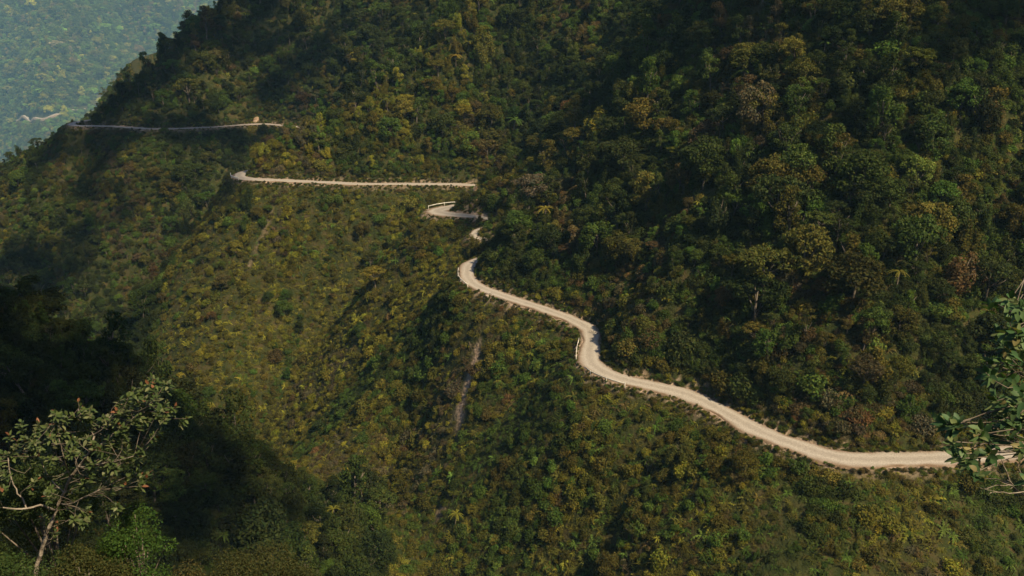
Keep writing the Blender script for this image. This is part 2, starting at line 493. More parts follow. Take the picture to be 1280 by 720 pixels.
def tree_parts(kind, seed):
    """(crown mesh, trunk mesh) of one tree kind, in metres, standing at the origin"""
    global rng
    keep = rng
    rng = np.random.default_rng(seed)
    cr, tr = Soup(), Soup()
    if kind == "broad":
        H = 6.0; lob = []
        for i in range(22):
            a = rng.uniform(0, 6.28); q = math.sqrt(rng.random()) * 2.3
            zz = 4.6 - 0.30 * q * q * 0.9 + rng.normal(0, .35)
            rr = rng.uniform(.65, 1.15)
            lob.append(((q * math.cos(a), q * math.sin(a), zz), (rr, rr, rr * rng.uniform(.6, .85))))
        for i in range(8):
            a = rng.uniform(0, 6.28); lob.append(((2.2 * math.cos(a), 2.2 * math.sin(a), rng.uniform(1.2, 2.8)), (.8, .8, .6)))
        lobes_to_soup(cr, lob, 13, .36, .2, 0)
        trunk_soup(tr, 4.2, 4.8, .17, 6, 1.7, 0)
    elif kind == "tall":
        lob = []
        for i in range(24):
            a = rng.uniform(0, 6.28); zz = rng.uniform(2.2, 7.2)
            q = math.sqrt(rng.random()) * (2.0 - 0.16 * abs(zz - 4.2) ** 1.4)
            rr = rng.uniform(.55, 1.0)
            lob.append(((q * math.cos(a), q * math.sin(a), zz), (rr, rr, rr * .8)))
        lobes_to_soup(cr, lob, 13, .38, .2, 0)
        trunk_soup(tr, 6.0, 6.6, .18, 7, 1.4, 0)
    elif kind == "umbrella":
        lob = []
        for i in range(20):
            a = rng.uniform(0, 6.28); q = math.sqrt(rng.random()) * 2.9
            zz = 5.3 - 0.09 * q * q + rng.normal(0, .2)
            rr = rng.uniform(.6, 1.0)
            lob.append(((q * math.cos(a), q * math.sin(a), zz), (rr, rr, rr * .42)))
        for i in range(7):
            a = rng.uniform(0, 6.28); lob.append(((1.8 * math.cos(a), 1.8 * math.sin(a), rng.uniform(3.2, 4.2)), (.8, .8, .35)))
        lobes_to_soup(cr, lob, 15, .34, .19, 0)
        trunk_soup(tr, 4.6, 5.2, .15, 8, 2.1, 0)
    elif kind == "thin":
        lob = []
        for i in range(15):
            a = rng.uniform(0, 6.28); q = rng.uniform(.3, 2.2); zz = rng.uniform(3.0, 6.2)
            rr = rng.uniform(.35, .75)
            lob.append(((q * math.cos(a), q * math.sin(a), zz), (rr, rr, rr * .6)))
        lobes_to_soup(cr, lob, 15, .32, .16, 0)
        trunk_soup(tr, 5.2, 5.8, .12, 10, 1.8, 0)
    elif kind == "draped":
        lob = []
        for c in range(5):
            a = rng.uniform(0, 6.28); q = rng.uniform(.2, 1.7); top = rng.uniform(3.2, 5.6) - .5 * q
            dx, dy = rng.normal(0, .12, 2)
            for i in range(7):
                zz = top * (1 - i / 7.5); rr = rng.uniform(.45, .85) * (1 + .05 * i)
                lob.append(((q * math.cos(a) + dx * i + rng.normal(0, .2), q * math.sin(a) + dy * i + rng.normal(0, .2), zz), (rr * .9, rr * .9, rr * 1.1)))
        lobes_to_soup(cr, lob, 12, .4, .16, 0, .6)
        trunk_soup(tr, 4.0, 4.6, .15, 5, 1.4, 0)
    elif kind == "fern":
        fronds(cr, 15, 2.3, 0.55, (0, 0, 3.0), 0.75, 9)
        P = np.stack([np.linspace(0, .25, 6), np.zeros(6), np.linspace(-.5, 3.0, 6)], 1)
        V, F = tube(P - [.25, 0, 0], [.16, .14, .12, .11, .11, .12], 7, .1); tr.add(V, F, 0)
    c, t = cr.mesh(kind + "_crown", [M_LEAF]), tr.mesh(kind + "_trunk", [M_BARK])
    rng = keep
    return c, t


def fronds(s, n, L, W, base, lift, seg=6, mat=0, spread=1.0):
    base = np.array(base, float)
    for i in range(n):
        a = 6.283 * i / n + rng.normal(0, .25)
        l = L * rng.uniform(.7, 1.15); up = lift * rng.uniform(.6, 1.2)
        t = np.linspace(0, 1, seg)
        rad = l * t * spread
        z = l * (up * t - (up * 0.55 + 0.55) * t * t)
        ax = np.stack([math.cos(a) * rad, math.sin(a) * rad, z], 1) + base
        side = np.array([-math.sin(a), math.cos(a), 0])
        w = W * l / L * np.sin(np.pi * np.clip(t * .93 + .07, 0, 1)) ** .7
        V, F = [], []
        # leaflets: a pair of narrow kites per step
        for k in range(1, seg):
            for sd in (-1, 1):
                p0 = ax[k - 1]; p1 = ax[k]
                tip = (p0 + p1) / 2 + side * sd * w[k] * .5 + (p1 - p0) * .55 - [0, 0, w[k] * .14]
                b = len(V)
                V += [p0, tip, p1 + (p1 - p0) * .08, (p0 + p1) / 2]
                F.append([b, b + 1, b + 2, b + 3] if sd > 0 else [b + 3, b + 2, b + 1, b])
        V = np.array(V)
        s.add(V, np.array(F), mat, np.clip(np.array([1, 1, 1]) * rng.uniform(.7, 1.35), 0, 2))


def shrub_mesh(seed, w, h, dens, L, W):
    global rng
    keep = rng; rng = np.random.default_rng(seed)
    s = Soup(); lob = []
    for i in range(9):
        a = rng.uniform(0, 6.28); q = math.sqrt(rng.random()) * w * .36
        rr = rng.uniform(.22, .36) * w
        lob.append(((q * math.cos(a), q * math.sin(a), h * .5 - q * .3 + rng.normal(0, .1)), (rr, rr, rr * .8)))
    lobes_to_soup(s, lob, dens, L, W, 0, .8)
    me = s.mesh("shrub", [M_LEAF]); rng = keep
    return me


def fern_mesh(seed, n=10, L=1.2, W=.34):
    global rng
    keep = rng; rng = np.random.default_rng(seed)
    s = Soup(); fronds(s, n, L, W, (0, 0, .1), 1.0, 6)
    me = s.mesh("fern", [M_LEAF]); rng = keep
    return me


def tuft_mesh(seed, n=34, L=.9, sp=.5):
    global rng
    keep = rng; rng = np.random.default_rng(seed)
    s = Soup()
    for i in range(n):
        a = rng.uniform(0, 6.28); b = np.array([rng.normal(0, sp * .5), rng.normal(0, sp * .5), 0])
        l = L * rng.uniform(.5, 1.2); d = np.array([math.cos(a), math.sin(a), 0]); o = np.array([-d[1], d[0], 0]) * .035
        m = b + d * l * .25 + [0, 0, l * .6]; e = b + d * l * .7 + [0, 0, l * .65]
        V = [b - o, b + o, m + o, m - o, m - o, m + o, e + o * .2, e - o * .2]
        s.add(V, [[0, 1, 2, 3], [4, 5, 6, 7]], 0, np.ones(3) * rng.uniform(.7, 1.4))
    me = s.mesh("tuft", [M_LEAF]); rng = keep
    return me


# ------------------------------------------------------------------ terrain sheet
bare = np.clip(1 - (np.abs(MD) - MW - np.where(MD > 0, .1, .35)) / np.where(MD > 0, .6, .95), 0, 1)
# the washed-out gully below the road: world polyline x, y, half width, strength
SCARS = [([(-7.2, 188.8, .5), (-8.2, 185.5, .6), (-9.6, 182, 1.05), (-10.5, 180.2, .55), (-11.3, 178.9, 1.0), (-11.5, 174.5, .55), (-11.65, 170.2, .35)], 1.0),
         ([(-12.9, 159.2, .3), (-14.2, 158, .8), (-15.3, 156.8, .5)], .7),
         ([(-79.7, 295.4, .3), (-82, 291, .5), (-86, 285, .3)], .4), ([(0, 191.2, .8), (-.8, 190, .6)], .7)]


def scar_mask(x, y):
    m = np.zeros(np.shape(x))
    for pts, st in SCARS:
        for a, b in zip(pts[:-1], pts[1:]):
            dx, dy = b[0] - a[0], b[1] - a[1]
            t = np.clip(((x - a[0]) * dx + (y - a[1]) * dy) / (dx * dx + dy * dy), 0, 1)
            d = np.hypot(x - a[0] - t * dx, y - a[1] - t * dy)
            w = a[2] + (b[2] - a[2]) * t
            m = np.maximum(m, np.clip(1.5 - d / w, 0, 1) * st)
    return m


bare = bare * (MY < 420)
SM = scar_mask(MX, MY)
bare = np.clip(np.maximum(bare, SM), 0, 1)
MZ = MZ - SM * .3 * (np.abs(MD) > MW + 2)
ter_me = mesh_np("mountain_slope", np.stack([MX, MY, MZ], -1).reshape(-1, 3), grid_faces(*MX.shape), [M_GROUND],
                 {"bare": ('FLOAT', bare.ravel())}, smooth=True)
tag(link("mountain_terrain", ter_me), kind='structure')

# valley ground out to the horizon
vg = mesh_np("valley_ground", [(-9000, -9000, -810), (9000, -9000, -810), (9000, 9000, -810), (-9000, 9000, -810)], [[0, 1, 2, 3]], [M_GROUND],
             {"bare": ('FLOAT', np.zeros(4))})
tag(link("valley_ground", vg), kind='structure')

# far mountain across the next valley
fx = np.arange(-4200, 801, 30.0); fy = np.arange(2700, 4600, 30.0)
FX, FY = np.meshgrid(fx, fy)


def far_height(x, y):
    rib = fbm(x + y * .25, y * .35, 390, 51, 4)
    z = -770 + np.maximum(y - 3110 - (x + 1500) * .10, 0) * 0.80 + rib * 330 + fbm(x, y, 110, 77, 3) * 36
    return np.maximum(z, -800)


FZ = far_height(FX, FY)


def far_streak(x, y):
    """distance from the line of a sunlit streak painted down the far mountain"""
    return np.abs(x + 1360 - (y - 3800) * .25 - fbm(x, y, 220, 5, 2) * 55)


fbare = np.clip(1.2 - far_streak(FX, FY) / 30, 0, 1) * .25  # sunlight of the streak put into the soil colour
fm = mesh_np("far_mountain", np.stack([FX, FY, FZ], -1).reshape(-1, 3), grid_faces(*FX.shape), [M_GROUND],
             {"bare": ('FLOAT', fbare.ravel())}, smooth=True)
tag(link("far_mountain", fm), kind='structure')

# ------------------------------------------------------------------ dirt road sheet
T = np.gradient(RC[:, :2], axis=0); T /= np.linalg.norm(T, axis=1)[:, None]
NR = np.stack([T[:, 1], -T[:, 0]], 1)                       # right of travel
us = np.array([-1.12, -1, -.8, -.55, -.3, 0, .3, .55, .8, 1, 1.12])
ed = fbm(RC[:, 0], RC[:, 1], 5, 91, 3)
ed2 = fbm(RC[:, 0], RC[:, 1], 5, 191, 3)
RV, RU = [], []
I_END = int(np.argmax((RC[:, 1] > 424) & (RC[:, 0] < -150)))
for i in range(I_END):
    for u in us:
        w = RC[i, 2] * u * (1 + (0.55 * (ed[i] if u < 0 else ed2[i]) if abs(u) > .7 else 0))
        zz = 0.03 + 0.05 * (1 - u * u) - (0.25 if abs(u) > 1.05 else 0)
        if abs(abs(u) - .5) < .1: zz -= 0.04
        RV.append((RC[i, 0] + NR[i, 0] * w, RC[i, 1] + NR[i, 1] * w, zz)); RU.append(min(abs(u), 1))
rm = mesh_np("dirt_road", RV, grid_faces(I_END, len(us))[:, ::-1], [M_ROAD], {"across": ('FLOAT', RU)}, smooth=True)
tag(link("dirt_road", rm), kind='structure')

# ------------------------------------------------------------------ plant library (source meshes, reused by every copy)
def lib_obj(name, meshes):
    """one source object made of several meshes, for the uncountable masses"""
    o = bpy.data.objects.new(name, meshes)
    return o


def join_meshes(name, a, b):
    bm = bmesh.new(); bm.from_mesh(a); nf = len(bm.faces); bm.from_mesh(b); bm.faces.ensure_lookup_table()
    for f in bm.faces[nf:]: f.material_index = 1
    me = bpy.data.meshes.new(name); bm.to_mesh(me); bm.free()
    me.materials.append(M_LEAF); me.materials.append(M_BARK)
    return me


KINDS = ["broad", "broad", "broad", "tall", "tall", "umbrella", "umbrella", "thin", "fern", "draped", "draped"]
TREES = [tree_parts(k, 100 + i) for i, k in enumerate(KINDS)]
lib_tree = bpy.data.collections.new("forest_sources")
for i, (c, t) in enumerate(TREES):
    lib_tree.objects.link(lib_obj("source_%02d" % i, join_meshes("forest_tree_mesh", c, t)))
lib_low = bpy.data.collections.new("undergrowth_sources")
low = [shrub_mesh(1, 2.2, 1.5, 17, .27, .16), shrub_mesh(2, 1.7, 1.3, 20, .24, .14), shrub_mesh(3, 2.6, 1.3, 16, .3, .17), shrub_mesh(4, 1.5, 1.7, 20, .24, .13),
       fern_mesh(5), fern_mesh(6, 9, 1.5, .4), fern_mesh(7, 12, 1.0, .3), tuft_mesh(8), tuft_mesh(9, 40, 1.1, .7)]
for i, me in enumerate(low):
    lib_low.objects.link(lib_obj("low_%02d" % i, me))


def scatter(name, P, rot, scl, idx, tint, coll):
    me = bpy.data.meshes.new(name)
    n = len(P)
    me.vertices.add(n); me.vertices.foreach_set("co", np.asarray(P, np.float32).ravel())
    for nm, typ, dat, key in (("rot", 'FLOAT_VECTOR', rot, "vector"), ("scl", 'FLOAT_VECTOR', scl, "vector"), ("idx", 'INT', idx, "value"), ("tint", 'FLOAT_VECTOR', tint, "vector")):
        a = me.attributes.new(nm, typ, 'POINT')
        a.data.foreach_set(key, np.asarray(dat, np.int32 if typ == 'INT' else np.float32).ravel())
    o = link(name, me)
    g = bpy.data.node_groups.new(name + "_nodes", 'GeometryNodeTree')
    g.interface.new_socket("Geometry", in_out='INPUT', socket_type='NodeSocketGeometry')
    g.interface.new_socket("Geometry", in_out='OUTPUT', socket_type='NodeSocketGeometry')
    gi, go = g.nodes.new('NodeGroupInput'), g.nodes.new('NodeGroupOutput')
    ip = g.nodes.new('GeometryNodeInstanceOnPoints'); ci = g.nodes.new('GeometryNodeCollectionInfo')
    ci.inputs["Collection"].default_value = coll
    ci.inputs["Separate Children"].default_value = True; ci.inputs["Reset Children"].default_value = True
    ip.inputs["Pick Instance"].default_value = True
    def at(nm, t):
        q = g.nodes.new('GeometryNodeInputNamedAttribute'); q.data_type = t; q.inputs["Name"].default_value = nm
        return [s for s in q.outputs if s.enabled and s.name == "Attribute"][0]
    g.links.new(gi.outputs[0], ip.inputs["Points"]); g.links.new(ci.outputs[0], ip.inputs["Instance"])
    g.links.new(at("idx", 'INT'), ip.inputs["Instance Index"]); g.links.new(at("rot", 'FLOAT_VECTOR'), ip.inputs["Rotation"])
    g.links.new(at("scl", 'FLOAT_VECTOR'), ip.inputs["Scale"])
    g.links.new(ip.outputs[0], go.inputs[0])
    md = o.modifiers.new("scatter", 'NODES'); md.node_group = g
    return tag(o, kind='stuff')


# leaf colours (linear albedo)
PAL = np.array([(.024, .033, .009), (.036, .049, .011), (.047, .076, .014), (.068, .064, .013), (.118, .114, .016), (.068, .050, .020), (.090, .057, .022), (.064, .055, .030)])
PNAME = ["dark green", "deep green", "bright green", "olive green", "yellow green", "brown", "rust brown", "grey brown"]


def pick_palette(x, y, z, prob, w=.38, field=None):
    """palette index: random, drifting from stand to stand"""
    n = len(x)
    c = np.cumsum(prob, axis=1) / prob.sum(1, keepdims=True)
    fl = fbm(x + z * .7, y - z * .4, 16, 400, 2) if field is None else field
    u = np.clip((1 - w) * rng.random(n) + w * np.clip(fl * .9 + .5, 0, 1), 0, .9999)
    u = np.clip((u - .5) * (1 + .7 * w) + .5, 0, .9999)
    return (u[:, None] > c).sum(1).clip(0, len(PAL) - 1)


def slope_normal(x, y):
    e = 2.0
    zx = (sample(MZ, x + e, y) - sample(MZ, x - e, y)) / (2 * e); zy = (sample(MZ, x, y + e) - sample(MZ, x, y - e)) / (2 * e)
    nn = np.stack([-zx, -zy, np.ones_like(zx)], -1)
    return nn / np.linalg.norm(nn, axis=1)[:, None]


def spread(n, spacing):
    """candidate plan points in the part of the slope that can be seen, thinned to a spacing"""
    x = rng.uniform(-330, 260, n); y = rng.uniform(3, 640, n)
    z = sample(MZ, x, y)
    px, py, d = proj(np.stack([x, y, z], -1))
    k = (d > 2) & (px > -190) & (px < 1470) & (py > -170) & (py < 880)
    x, y, z = x[k], y[k], z[k]
    if spacing > 0:                       # grid thinning
        order = rng.permutation(len(x)); x, y, z = x[order], y[order], z[order]
        cell = np.floor(x / spacing).astype(np.int64) * 100003 + np.floor(y / spacing).astype(np.int64)
        _, f = np.unique(cell, return_index=True)
        x, y, z = x[f], y[f], z[f]
    return x, y, z


def near_cam(x, y): return np.hypot(x, y)


def zone_info(x, y):
    d = sample(MD, x, y); ad = np.abs(d); hw = sample(MW, x, y)
    ridx = np.interp(sample(MI, x, y), np.arange(len(RC)), np.arange(len(RC)))
    ry = RC[np.clip(ridx.astype(int), 0, len(RC) - 1), 1]
    left = (x < -20) & (y < 175) & (d < 0) & (x < -20 - (y - 100) * .12)
    far = (ry > 340) | (x < -118)
    return d, ad, hw, left, far


# the viewpoint's own slope must stay out of the way of the view
def clear_view(x, y, z, top):
    px, py, dd = proj(np.stack([x, y, z + top], -1))
    lim = np.where(px < 250, 640 - np.clip(60 - np.abs(px - 60), 0, 60) * .3, np.where(px > 1180, 600, 725))
    return (np.hypot(x, y) > 62) | (py > lim)


# ---- trees
tx, ty, tz = spread(220000, 2.6)
d, ad, hw, leftz, farz = zone_info(tx, ty)
pn = fbm(tx, ty, 26, 301, 3)
p = np.where(d > 0, 0.86 + pn * .35, 0.045 + np.clip(pn - .16, 0, 1) * 1.3 + np.clip((ad - 55) / 60, 0, .5))
p = np.where(farz, 0.82 + pn * .5, p); p = np.where(leftz, 0.95, p)
p = np.where((d < 0) & (ad < 9) & ~leftz, p * .15, p)
p = np.where((tx > -6) & (tx < 70) & (d < 0) & ~leftz & (ty < 200), p * .8, p)
k = ~((d > 0) & (ad < 11) & (tx > 14) & (tx < 30) & (ty > 150) & (ty < 190)) & (ad > hw + 1.9) & (rng.random(len(tx)) < p) & (scar_mask(tx, ty) < .05) & ~((tx > -16) & (tx < -6) & (ty > 166) & (ty < 189)) & (np.hypot(tx, ty) > 78) & (np.hypot(tx + 200, ty - 404) > 11)
k &= ~((d > 0) & (ad < hw + 3.2) & (rng.random(len(tx)) < .5))
tx, ty, tz, d, ad, hw, leftz, farz = [a[k] for a in (tx, ty, tz, d, ad, hw, leftz, farz)]
n = len(tx)
up = d > 0
ts = np.exp(rng.normal(-.24, .42, n)) * np.where(up | leftz, .84, .58) * np.where(farz, 1.0, 1.0)
ts *= np.where(up & (ad < 7), .62, 1.0) * np.where(up & (ad < 4.5), .7, 1)
ts = np.where((tx > 14) & (tx < 38) & (ty > 148) & (ty < 180) & (d > 0) & (d < 22), np.minimum(ts, .5), ts)
ts = np.clip(ts, .26, 1.75)
kindp = np.tile(np.array([.14, .14, .14, .10, .10, .06, .06, .08, .04, .14, .14]), (n, 1))
kindp[up & ~farz] *= [1, 1, 1, 1, 1, 1.3, 1.3, 1.2, 1.0, 1.2, 1.2]
ti = (rng.random(n)[:, None] > np.cumsum(kindp / kindp.sum(1, keepdims=True), 1)).sum(1).clip(0, 10)
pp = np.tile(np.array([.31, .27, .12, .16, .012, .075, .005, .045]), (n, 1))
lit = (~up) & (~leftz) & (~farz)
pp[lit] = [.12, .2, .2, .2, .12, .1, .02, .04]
pp[farz] = [.34, .3, .1, .14, .03, .06, .01, .02]
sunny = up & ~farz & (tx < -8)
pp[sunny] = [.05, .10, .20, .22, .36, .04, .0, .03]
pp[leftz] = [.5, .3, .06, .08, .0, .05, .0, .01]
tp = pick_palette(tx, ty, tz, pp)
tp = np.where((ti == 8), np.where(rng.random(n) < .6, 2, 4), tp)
tcol = PAL[tp] * np.where(sunny, 1.2, 1.0)[:, None] * np.exp(rng.normal(0, .22, (n, 1))) * np.exp(rng.normal(0, .07, (n, 3)))  # trees on the sunlit slope brightened in colour, standing in for sunlight
trz = rng.uniform(0, 6.28, n)
tl = rng.normal(0, .1, (n, 2))
tilt = slope_normal(tx, ty)

# trees with a place of their own: (x, y, scale, kind, palette)
XT = [(-73.4, 274.7, 1.05, 0, 2), (39.1, 154.8, .85, 2, 6), (38.0, 152.6, .75, 8, 2), (46.1, 176.9, .9, 8, 2), (30.7, 125.6, .5, 1, 2), (9.4, 195, .6, 9, 2), (12.5, 193.5, .5, 1, 2),
      (-8.8, 234.0, 1.1, 9, 3), (-6.3, 233.4, .85, 10, 1), (-11.4, 235.0, .7, 9, 3), (-3.8, 227.8, .8, 9, 1), (-9.2, 256.6, .42, 10, 3), (-6.0, 254.6, .6, 9, 1), (-13.5, 270, .4, 9, 3), (-9.0, 268.5, .62, 10, 1), (-6.5, 267, .8, 9, 1), (-11.2, 264.6, .3, 9, 3)]
XT = np.array(XT)
xz = sample(MZ, XT[:, 0], XT[:, 1]); nx = len(XT)
tx, ty, tz = np.append(tx, XT[:, 0]), np.append(ty, XT[:, 1]), np.append(tz, xz)
ts = np.append(ts, XT[:, 2]); ti = np.append(ti, XT[:, 3].astype(int)); tp = np.append(tp, XT[:, 4].astype(int))
tcol = np.concatenate([tcol, PAL[XT[:, 4].astype(int)]]); trz = np.append(trz, rng.uniform(0, 6, nx)); tl = np.concatenate([tl, rng.normal(0, .08, (nx, 2))])
d, ad, hw, leftz, farz = [np.append(a, b) for a, b in zip((d, ad, hw, leftz, farz), zone_info(XT[:, 0], XT[:, 1]))]
leftz, farz = leftz.astype(bool), farz.astype(bool)
n = len(tx)

# ---- which trees show largest: those become things of their own
P = np.stack([tx, ty, tz], -1)
px, py, dep = proj(P + np.stack([0 * tx, 0 * tx, 4.5 * ts], -1))
inside = (px > 12) & (px < 1268) & (py > 12) & (py < 700)
big = np.array([5.2, 5.2, 5.2, 4.6, 4.6, 6.2, 6.2, 4.4, 4.4, 5.0, 5.0])[ti] * ts * 1150 / np.maximum(dep, 1)
cand = np.where(inside & (np.hypot(tx, ty) > 40))[0]
cand = cand[visible(P[cand] + np.stack([0 * tx[cand], 0 * tx[cand], 4.0 * ts[cand]], -1), 0)]
cand = cand[np.argsort(-big[cand])]
# crowns hidden by nearer picked or unpicked crowns are passed over: simple screen buffer, nearest first
Hb, Wb = 180, 320
cover = np.zeros((Hb, Wb), bool)
vis_share = {}
allin = np.where((px > -40) & (px < 1320) & (py > -40) & (py < 760))[0]
allin = allin[np.argsort(dep[allin])]
for i in allin:
    r = big[i] * .4 / 4
    x0, x1, y0, y1 = int(max(px[i] / 4 - r, 0)), int(min(px[i] / 4 + r + 1, Wb)), int(max(py[i] / 4 - r * .8, 0)), int(min(py[i] / 4 + r * .8 + 1, Hb))
    if x1 <= x0 or y1 <= y0: continue
    blk = cover[y0:y1, x0:x1]
    vis_share[i] = 1 - blk.mean()
    blk[:] = True
score = np.array([big[i] * math.sqrt(max(vis_share.get(i, 0), 0)) for i in cand])
keepm = np.array([vis_share.get(i, 0) > .45 for i in cand])
cand = cand[keepm]; score = score[keepm]
NTREE = 280
score = score + (cand >= n - nx) * 1000
picked = cand[np.argsort(-score)][:NTREE]
is_p = np.zeros(n, bool); is_p[picked] = True

rest = ~is_p
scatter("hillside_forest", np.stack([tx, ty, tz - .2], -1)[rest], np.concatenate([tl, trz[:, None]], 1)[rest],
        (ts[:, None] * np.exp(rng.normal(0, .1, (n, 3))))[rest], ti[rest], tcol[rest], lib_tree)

# ---- labels for the individual trees
FORM = {"broad": "round crowned", "tall": "tall narrow", "umbrella": "flat topped", "thin": "sparse crowned", "fern": "tree fern", "draped": "vine draped"}


def place_words(i):
    x, y, D, A = tx[i], ty[i], d[i], ad[i]
    X, Y = px[i], py[i]
    if leftz[i]: return "on the shadowed spur, lower left"
    if D > 0 and not farz[i]:
        hgt = "beside" if A < 9 else ("just above" if A < 22 else "high above")
        if x > 28 or X > 900: return hgt + " the road's wide curve"
        if X > 690: return hgt + " the road's S-bend"
        if X > 585: return hgt + " the narrow middle road"
        return hgt + " the long level road"
    if farz[i]:
        return ("above" if D > 0 else "below") + " the road on the far spur"
    if X > 900: return "below the road's wide curve"
    if X > 690: return "below the road's S-bend"
    if X > 560: return "near the reddish scar"
    if X > 400: return "below the hairpin turnout"
    return "below the long level road"


base = {}
for i in picked:
    f = FORM[KINDS[ti[i]]]
    big_w = "large " if ts[i] > 1.0 else ("small " if ts[i] < .62 else "")
    s = f"{big_w}{f} {PNAME[tp[i]]} tree" if f != "tree fern" else f"{big_w}{PNAME[tp[i]]} tree fern"
    base.setdefault((s, place_words(i)), []).append(i)
ORD = ["leftmost", "second", "third", "fourth", "fifth", "sixth", "seventh", "eighth", "ninth", "tenth", "eleventh", "twelfth"]
NUM = ["zero", "one", "two", "three", "four", "five", "six", "seven", "eight", "nine", "ten", "eleven", "twelve"]
tlabel = {}
for (s, w), m in base.items():
    m = sorted(m, key=lambda i: px[i])
    for q, i in enumerate(m):
        if len(m) == 1: tlabel[i] = f"{s} {w}"
        elif q == len(m) - 1: tlabel[i] = f"{s} {w}, rightmost of {NUM[min(len(m), 12)]}"
        elif q == 0: tlabel[i] = f"{s} {w}, leftmost of {NUM[min(len(m), 12)]}"
        else: tlabel[i] = f"{s} {w}, {ORD[min(q, 11)]} from left"
proto = {}
for i in picked:
    kd = int(ti[i]); nm = "tree_fern" if KINDS[kd] == "fern" else "forest_tree"
    root = bpy.data.objects.new(nm, None); COL.objects.link(root)
    root.location = (tx[i], ty[i], tz[i] - .2); root.rotation_euler = (tl[i, 0], tl[i, 1], trz[i])
    root.scale = (ts[i], ts[i], ts[i] * random.uniform(.9, 1.12)); root.empty_display_size = .3
    tag(root, tlabel[i], "tree fern" if nm == "tree_fern" else "tree", "tree ferns on the slopes" if nm == "tree_fern" else "trees on the mountain slopes")
    if kd not in proto:
        c = bpy.data.objects.new("crown", TREES[kd][0]); t = bpy.data.objects.new("trunk", TREES[kd][1]); proto[kd] = (c, t)
    else:
        c, t = proto[kd][0].copy(), proto[kd][1].copy()
    c["tint"] = [float(v) for v in tcol[i]]
    for q in (c, t):
        COL.objects.link(q); q.parent = root

# ---- undergrowth: shrubs, ferns and grass that nobody could count
ux, uy, uz = spread(1300000, 0.69)
d2, ad2, hw2, l2, f2 = zone_info(ux, uy)
dist = np.hypot(ux, uy)
kp = np.where(dist > 330, .4, np.where(dist > 230, .72, .9)) * (dist > 48)
kp = np.where(d2 > 9, kp * .62, kp)
kp = np.where((d2 < -4) & ~l2, kp * np.clip(1.15 + 1.2 * (fbm(sample(MI, ux, uy) * 1.5, d2 * .12, 5, 933, 3) + .5 * fbm(ux, uy, 11, 935, 2)), .62, 1.15), kp)
sm = scar_mask(ux, uy)
edge = ad2 - hw2
kp = np.where(edge < 1.9, kp * np.clip((edge - .15) / .9, 0, 1) * .95, kp)
k = (rng.random(len(ux)) < kp * (1 - np.clip(sm * 2.5, 0, 1))) & (edge > .15)
k &= clear_view(ux, uy, uz, 2.2)
ux, uy, uz, d2, ad2, l2, f2, edge = [a[k] for a in (ux, uy, uz, d2, ad2, l2, f2, edge)]
n2 = len(ux)
rough = fbm(ux, uy, 12, 500, 3)
grassy = (d2 < 0) & ~l2 & ~f2
kp = np.tile(np.array([.2, .2, .14, .12, .1, .08, .08, .04, .04]), (n2, 1))
kp[grassy] = [.03, .07, .02, .04, .22, .18, .16, .14, .14]
kp[grassy & (rough > .22)] = [.24, .2, .14, .14, .1, .08, .06, .02, .02]
kp[edge < 2.0] = [.02, .12, 0, .02, .12, .04, .25, .25, .2]
ui = (rng.random(n2)[:, None] > np.cumsum(kp / kp.sum(1, keepdims=True), 1)).sum(1).clip(0, 8)
us_ = np.exp(rng.normal(-.05, .3, n2)) * np.where(grassy & (rough < .1), .76, .9)
us_ = np.where(edge < 2.2, np.minimum(us_, .22 + edge * .25), us_)
pp = np.tile(np.array([.28, .28, .14, .14, .03, .09, .02, .02]), (n2, 1))
pp[grassy] = [.10, .20, .21, .25, .13, .08, .005, .03]
pp[grassy & (uy > 225)] = [.02, .09, .20, .34, .28, .04, .0, .03]
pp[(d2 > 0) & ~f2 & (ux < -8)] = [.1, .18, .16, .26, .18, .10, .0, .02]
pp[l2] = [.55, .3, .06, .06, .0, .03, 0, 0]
pp[edge < 2.5] = [.08, .1, .1, .3, .14, .18, .03, .07]
sidx = sample(MI, ux, uy) * 1.5
fld = np.where(grassy, fbm(sidx, d2 * .14, 6, 903, 3) * .8 + fbm(ux, uy, 20, 904, 2) * .5, fbm(ux + uz * .7, uy - uz * .4, 16, 400, 2))
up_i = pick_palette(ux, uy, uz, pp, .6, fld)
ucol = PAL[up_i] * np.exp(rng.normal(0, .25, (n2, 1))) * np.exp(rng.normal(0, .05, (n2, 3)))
nn = slope_normal(ux, uy)
ax = np.arctan2(-nn[:, 1], nn[:, 2]) * .6; ay = np.arctan2(nn[:, 0], nn[:, 2]) * .6
urot = np.stack([ax + rng.normal(0, .15, n2), ay + rng.normal(0, .15, n2), rng.uniform(0, 6.28, n2)], -1)
# turn about the vertical first, then lean with the slope: compose as euler XYZ with the spin taken into the lean
c_, s_ = np.cos(urot[:, 2]), np.sin(urot[:, 2])
lx, ly = urot[:, 0].copy(), urot[:, 1].copy()
urot[:, 0] = lx * c_ + ly * s_; urot[:, 1] = -lx * s_ + ly * c_
